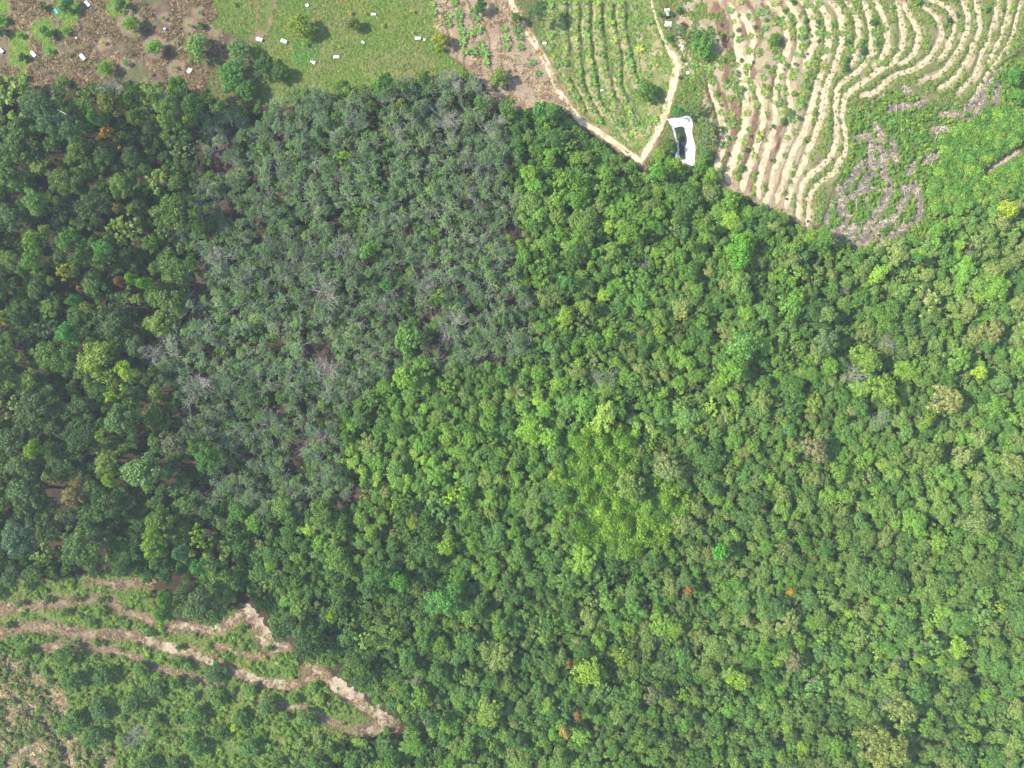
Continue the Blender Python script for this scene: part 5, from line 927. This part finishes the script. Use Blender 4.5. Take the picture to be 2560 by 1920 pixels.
BR2 = 'leafless pale tree poking out of the green forest'
cand = [q for q in RIG if 0 < q[0] < 2560 and 0 < q[1] < 1900]
for i in rr.choice(len(cand), 26, replace=False):
    q = cand[i]; o_ = tree('leafless_tree', BR2, q[0] + 8, q[1] + 6, 1.6 * rr.uniform(0.8, 1.3), (0, 0, 0), p=(3.6, None, random.choice(BARE), 11.5), group=BR2, cat='bare tree', hs=1.3); MASS.append((o_, q[0], q[1], 'leafless pale tree'))

# ------------------------------------------------------------------ fallen logs
def log(name, label, pts, rad, mat, group=None, cat='log', twigs=3, lift=0.3):
    p = np.array(pts); x, y, _ = P2W(p[:, 0], p[:, 1]); z = gz(x, y) + lift; P = np.stack([x, y, z], 1); c = P[0].copy(); r = np.random.default_rng(int(abs(c[0] * 100) + abs(c[1]))); segs = []
    P = P - c; n = len(P) - 1; tot = 0
    for i in range(n): segs.append((P[i], P[i + 1], rad * (1 - 0.5 * i / n), rad * (1 - 0.5 * (i + 1) / n)))
    d = P[-1] - P[-2]; Ln = np.linalg.norm(d); d = d / (Ln + 1e-9)
    for k in range(twigs):
        b = P[-1] - d * Ln * r.uniform(0, 0.5); e = d + r.normal(0, 0.6, 3); e[2] = abs(e[2]) * 0.25; segs.append((b, b + e / np.linalg.norm(e) * Ln * r.uniform(0.15, 0.4), rad * 0.4, rad * 0.12))
    o = link(name, tubes(name, segs, mat, 6), loc=c); return tag(o, label, cat, group)
GLB = 'pale dead log lying across the cleared slope'
for o_, L_ in ((D0, ([(1105, 430), (1115, 620)], [(1225, 430), (1220, 500), (1245, 620)], [(1350, 530), (1480, 470), (1610, 405)], [(1200, 780), (1190, 900)], [(1300, 760), (1290, 900)], [(1335, 760), (1330, 950)], [(840, 700), (860, 850)], [(750, 862), (860, 850)], [(750, 1170), (830, 1250), (910, 1340)], [(1830, 900), (1770, 1060), (1790, 1190)], [(1510, 1240), (1530, 1400)], [(1400, 1200), (1460, 1050)], [(2080, 1200), (2150, 1000)], [(1720, 1350), (2000, 1240), (2080, 1130)], [(690, 1280), (740, 1230)], [(1700, 1490), (1760, 1350)])),
               (H0_, ([(700, 680), (690, 870)], [(1510, 480), (1530, 630), (1580, 640)], [(2090, 280), (1970, 580)], [(1970, 585), (2190, 770)], [(950, 990), (1200, 1110)], [(930, 1130), (1000, 1220), (1130, 1280)], [(920, 1640), (950, 1620), (1150, 1610)], [(240, 700), (390, 750)], [(640, 560), (870, 480)], [(650, 600), (760, 530), (900, 500)], [(470, 440), (600, 340)], [(1190, 730), (1280, 690)], [(1230, 440), (1200, 560)], [(580, 1210), (740, 1190)], [(530, 1310), (650, 1250)], [(1150, 310), (1240, 350), (1300, 400)])),
               (K0, ([(930, 690), (1220, 700)], [(1720, 60), (1740, 170), (1790, 280)], [(790, 750), (900, 950), (980, 1080)], [(820, 745), (930, 930), (1030, 1050)])), (G0, ([(1870, 1215), (2170, 1160)], [(2080, 1160), (2190, 1080)]))):
    for p in L_: MASS.append((log('fallen_log', GLB, TT(o_, p), 0.22, DEADW, GLB, lift=0.45), *TT(o_, p)[0], 'pale fallen log'))
log('fallen_log', 'rusty brown log in the dry orchard', TT((320, 0), [(410, 350), (540, 410)]), 0.3, noise_mat('rust_log', (0.22, 0.09, 0.06), (0.34, 0.16, 0.11), 3.0), twigs=0)
log('fallen_log', 'grey-brown log below the full bright orchard tree', TT((320, 0), [(450, 970), (590, 1040)]), 0.28, noise_mat('brown_log', (0.2, 0.12, 0.09), (0.32, 0.21, 0.16), 3.0), twigs=0)
log('leaning_trunk', 'pale bare trunk leaning below the huge grey-green tree', T(0, 0, f3, [(650, 1035), (565, 985)]), 0.3, PALE, twigs=0, lift=6.0)
for k, p in enumerate(([(890, 690), (980, 600), (1090, 540), (1200, 490)], [(980, 1110), (1060, 1050), (1150, 1010)])):
    log('bamboo_pole', ('arching pale bamboo pole at the top right of the pond', 'pale bamboo pole right of the pond')[k], TT(P0, p), 0.1, PALE, cat='pole', lift=2.5)

# ------------------------------------------------------------------ things of the farm
WHITE = noise_mat('white_sheet', (0.78, 0.79, 0.8), (0.88, 0.88, 0.88), 1.2, 0.45)
DARKG = noise_mat('dark_grey', (0.03, 0.035, 0.05), (0.07, 0.075, 0.09), 2.0, 0.5)
def simple(name, c): return noise_mat(name, tuple(v * 0.85 for v in c), tuple(min(1, v * 1.1) for v in c), 1.5, 0.6)
def bevel_box(name, sx, sy, sz, mat, bev=0.12, taper=0.0, seg=2):
    bm = bmesh.new(); bmesh.ops.create_cube(bm, size=1.0)
    for v in bm.verts:
        t = 1 - taper * (v.co.x + 0.5); v.co = (v.co.x * sx, v.co.y * sy * t, (v.co.z + 0.5) * sz)
    bmesh.ops.bevel(bm, geom=list(bm.edges), offset=bev, segments=seg, affect='EDGES')
    me = bpy.data.meshes.new(name); bm.to_mesh(me); bm.free(); me.materials.append(mat); return me
def at(px, py):
    x, y, _ = P2W(np.array([px]), np.array([py])); return float(x[0]), float(y[0]), float(gz(x, y)[0])
def box(label, px, py, L_, W_, ang, hgt=0.8, end=True, taper=0.0):
    e = bpy.data.objects.new('white_box', None); COL.objects.link(e); x, y, z = at(px, py); e.location = (x, y, z - 0.05); e.rotation_euler = (0, 0, R_(ang)); tag(e, label, 'box')
    link('body', bevel_box('body', L_ * K, W_ * K, hgt, WHITE, 0.14, taper), e)
    o = link('lid_rim', bevel_box('lid_rim', L_ * K * 0.96, W_ * K * 0.96, 0.08, WHITE, 0.03, taper), e); o.location = (0, 0, hgt - 0.02)
    if end: o = link('dark_end', bevel_box('dark_end', 0.45, W_ * K * 0.8, hgt * 0.8, DARKG, 0.08), e); o.location = (L_ * K * 0.5 + 0.16, 0, 0)  # dark grey block at one end of the box
for lab, x0, y0, x, y, L_, W_, a, h, en, tp in (('white box tilted beside the top grass ring', 0, 0, 1520, 75, 15, 7, -50, .8, False, 0), ('white box with dark end at the left edge', 0, 0, 30, 880, 15, 8, -42, .9, True, 0), ('white box with dark end right of the dark compact orchard tree', 0, 0, 590, 945, 16, 8.5, -50, .9, True, 0), ('long white box with dark end in the middle of the dry orchard', 0, 0, 1440, 995, 17, 8.5, -50, .9, True, 0), ('short white box at the forest edge of the orchard', 320, 0, 1075, 1230, 13, 9, 55, .9, False, 0), ('white box on the bare soil at the end of the red track', 640, 0, 65, 690, 16, 7.5, -16, .9, True, 0), ('white box left of the dark green grass patch', 640, 0, 488, 720, 15.5, 7.5, -20, .9, False, 0), ('small white block above the big solitary field tree', 640, 0, 890, 100, 7, 7, 20, .7, False, 0), ('pointed white sheet-covered box on the dark green grass', 640, 0, 985, 1080, 13, 8, 158, .6, False, .7), ('white box in the lower middle of the field', 640, 0, 1395, 993, 14, 6.5, 4, .8, False, 0), ('small white box right of the yellow sapling', 640, 0, 1855, 738, 8, 4.5, -32, .6, True, 0), ('rounded white box near the yellow tree', 960, 0, 588, 672, 14.5, 7, 0, .9, False, .15), ('tiny pale block beside the rounded white box', 960, 0, 700, 690, 5, 5, 30, .5, False, 0), ('tiny white cube in the brushwood', 0, 0, 1325, 662, 4, 4, 60, .5, False, 0), ('narrow white box among the palms by the left track', 1280, 0, 560, 755, 10, 5, 0, .7, False, 0), ('small white box with dark end in the palm rows', 1280, 0, 1555, 1565, 7, 4.5, 0, .6, True, 0), ('grey-white plank box right of the round olive tree', 640, 0, 2035, 252, 12, 5, 0, .5, False, 0)):
    box(lab, x0 + x / f6, y0 + y / f6, L_, W_, a, h, en, tp)
def tarp(name, label, px, py, L_, W_, ang, mat, cat):
    n = 7; u, v = np.meshgrid(np.linspace(-.5, .5, n), np.linspace(-.5, .5, n)); r = np.random.default_rng(int(px)); V = np.stack([u.ravel() * L_ * K, v.ravel() * W_ * K, 0.22 + 0.22 * r.random(n * n)], 1); i = (np.arange(n - 1)[:, None] * n + np.arange(n - 1)[None]).ravel()
    o = link(name, mesh_np(name, V, [np.stack([i, i + 1, i + n + 1, i + n], 1)], [mat], smooth_=True)); x, y, z = at(px, py); o.location = (x, y, z); o.rotation_euler = (0, 0, R_(ang))
    s_ = o.modifiers.new('thick', 'SOLIDIFY'); s_.thickness = 0.25; s_.offset = -1
    return tag(o, label, cat)
tarp('teal_sheet', 'teal plastic sheet at the edge of the largest grass ring', 980 / f6, 200 / f6, 15, 7, -48, simple('teal', (0.05, 0.36, 0.33)), 'sheet')
tarp('grey_slab', 'pale concrete slab beside the black round tank', 1600 + 470 / f6, 190 / f6, 14, 12, 4, simple('slab', (0.5, 0.46, 0.42)), 'slab')
tarp('grey_slab', 'pinkish concrete slab below the black round tank', 1600 + 490 / f6, 420 / f6, 18, 14, -8, simple('slab2', (0.56, 0.5, 0.44)), 'slab')
tarp('dark_sheet', 'dark grey folded sheet on the terraces', 1900 + 1840 / f6, 690 / f6, 9, 6, -30, simple('darks', (0.08, 0.08, 0.085)), 'sheet')
for k, (x, y, s_) in enumerate(((690, 790, 6), (740, 810, 8), (720, 850, 5))): tarp('white_rubbish', ('left', 'right', 'lowest')[k] + ' piece of the white rubbish beside the large feathery tree', 1600 + x / f6, y / f6, s_, s_ * 0.7, 40 * k, WHITE, 'rubbish')
def drum(name, label, px, py, dia, h, mat, lidmat=None, stripes=False):
    e = bpy.data.objects.new(name, None); COL.objects.link(e); x, y, z = at(px, py); e.location = (x, y, z - 0.05); tag(e, label, 'tank' if dia > 7 else 'barrel'); r = dia * K / 2
    def ring(nm, prof, m):
        n = 20; V = []; 
        for rr_, zz in prof: th = np.arange(n) * 2 * math.pi / n; V.append(np.stack([rr_ * np.cos(th), rr_ * np.sin(th), np.full(n, zz)], 1))
        k = len(prof); a = (np.arange(k - 1)[:, None] * n + np.arange(n)[None]).ravel(); b = (np.arange(k - 1)[:, None] * n + (np.arange(n)[None] + 1) % n).ravel()
        return mesh_np(nm, np.concatenate(V), [np.stack([a, b, b + n, a + n], 1), np.arange((k - 1) * n, k * n)[None]], [m], smooth_=True)
    link('body', ring('body', [(r * 0.96, 0), (r, 0.08 * h), (r, 0.4 * h), (r * 0.96, 0.45 * h), (r, 0.5 * h), (r, 0.9 * h), (r * 0.9, h)], mat), e)
    link('lid', ring('lid', [(r * 0.9, h), (r * 0.55, h * 1.05), (r * 0.3, h * 1.12), (r * 0.28, h * 1.18)], lidmat or mat), e)
    if stripes:
        for k in (-1, 0, 1):
            o = link('rail', bevel_box('rail', 0.16, 1.7 * r * (1 if k == 0 else .85), 0.1, WHITE, 0.02), e); o.location = (k * r * 0.38, 0, h * 1.2); o.rotation_euler = (0, 0, 0.3)
BLK = simple('black_plastic', (0.03, 0.033, 0.036))
drum('water_tank', 'round black water tank with white bars in the yard', 1600 + 460 / f6, 280 / f6, 13, 1.8, BLK, None, True)
drum('water_tank', 'black round tank beside a shrub on the upper terraces', 2240 + 898 / f6, 372 / f6, 11, 1.4, BLK)
drum('plastic_barrel', 'blue barrel in the dry orchard', 320 + 648 / f6, 512 / f6, 7, 1.0, simple('blue', (0.06, 0.22, 0.55)), simple('blue2', (0.3, 0.5, 0.8)))
drum('plastic_barrel', 'pale blue barrel beside the track junction', 1600 + 820 / f6, 1265 / f6, 8, 0.9, simple('palebl', (0.6, 0.68, 0.72)), WHITE)
drum('plastic_barrel', 'dark blue barrel among the terrace palms', 1900 + 812 / f6, 938 / f6, 5, 0.8, simple('navy', (0.05, 0.06, 0.16)))
drum('plastic_barrel', 'small blue barrel at the edge of a terrace bank', 1900 + 1768 / f6, 1005 / f6, 5.5, 0.8, simple('blue3', (0.08, 0.22, 0.34)))
drum('plastic_barrel', 'black pot on the lowest sandy bench end', 1760 + 1425 / f6, 400 + 675 / f6, 5.5, 0.7, BLK)
drum('plastic_barrel', 'black pot at the tip of the bench beside the dead litter', 1760 + 1788 / f6, 400 + 1060 / f6, 5.5, 0.7, BLK)
x, y, z = at(1600 + 805 / f6, 190 / f6)
e = bpy.data.objects.new('u_shaped_frame', None); COL.objects.link(e); e.location = (x, y, z - 0.05); e.rotation_euler = (0, 0, R_(20)); tag(e, 'dark U-shaped brick border on the bare yard', 'frame')
UB = simple('u_dark', (0.12, 0.08, 0.07))
for (lx, ly, sx, sy) in ((-0.75, 0, 0.3, 2.6), (0.75, -0.15, 0.3, 2.2), (0, -1.3, 1.6, 0.3)):
    o = link('side', bevel_box('side', sx, sy, 0.45, UB, 0.05), e); o.location = (lx, ly, 0)

# ------------------------------------------------------------------ tell look-alikes apart by what they stand beside
def handle(lab):
    t = lab
    for w_ in (' standing ', ' just ', ' left of ', ' right of ', ' above ', ' below ', ' in ', ' at ', ' beside ', ' between ', ' among ', ' near ', ' with ', ' on ', ' behind ', ' casting ', ' overlooking ', ' by ', ' where ', ' hanging ', ' directly ', ' nearest ', ' overhanging ', ' bulging ', ' cut ', ' leaning ', ' beneath ', ' over '):
        i = t.find(w_)
        if i > 0: t = t[:i]
    return t
HAND = []
for o in list(COL.objects):
    if o.parent is None and 'label' in o and 'group' not in o and o.get('kind') is None and o['category'] in ('tree', 'bamboo', 'bare tree', 'palm', 'shrub', 'bush', 'tank', 'box', 'pond liner', 'barrel', 'sheet'):
        HAND.append((handle(o['label']), *[float(v) for v in proj(o.location.x, o.location.y, o.location.z + (8 if o['category'] in ('tree', 'bare tree') else 0))]))
from collections import Counter
hc = Counter(h[0] for h in HAND); HAND = [h for h in HAND if hc[h[0]] == 1 and 2 <= len(h[0].split()) <= 6]
HAND.append(('white-lined pond', 1705, 350)); HX = np.array([(h[1], h[2]) for h in HAND])
buckets = {}
for o, px, py, ds in MASS:
    d = np.hypot(HX[:, 0] - px, HX[:, 1] - py); i = int(d.argmin()); dx, dy = px - HX[i, 0], py - HX[i, 1]
    side = ('right of' if dx > 0 else 'left of') if abs(dx) > abs(dy) else ('below' if dy > 0 else 'above')
    buckets.setdefault((ds, side, HAND[i][0]), []).append((d[i], o))
for (ds, side, h), L_ in buckets.items():
    L_.sort(key=lambda q: q[0])
    for k, (_, o) in enumerate(L_):
        if k == 0: o['label'] = '%s directly %s the %s' % (ds, side, h)
        elif k < 9: o['label'] = '%s %s %s the %s' % (ORD[k], ds, side, h)
        else: o['label'] = '%s further %s the %s' % (ds, side, h)
        o['group'] = ds.replace('bush', 'bushe') + 's'

# ------------------------------------------------------------------ thin haze between the drone and the ground
def closed_box(name, lo, hi):
    V = np.array([(x, y, z) for z in (lo[2], hi[2]) for y in (lo[1], hi[1]) for x in (lo[0], hi[0])], float)
    return mesh_np(name, V, [np.array([(0, 2, 3, 1), (4, 5, 7, 6), (0, 1, 5, 4), (2, 6, 7, 3), (0, 4, 6, 2), (1, 3, 7, 5)])])
hm = bpy.data.materials.new('haze'); hm.use_nodes = True; hn = hm.node_tree; hn.nodes.clear()
ho = hn.nodes.new('ShaderNodeOutputMaterial'); pv = hn.nodes.new('ShaderNodeVolumePrincipled'); pv.inputs['Color'].default_value = (0.78, 0.9, 1.0, 1); pv.inputs['Density'].default_value = 0.000105; pv.inputs['Anisotropy'].default_value = 0.0
hn.links.new(pv.outputs[0], ho.inputs['Volume'])
hz = closed_box('haze', (-6500, -6500, -12), (6500, 6500, H + 6)); hz.materials.append(hm)
tag(link('haze', hz), 'thin pale haze filling the air above the forest', 'haze', kind='stuff')
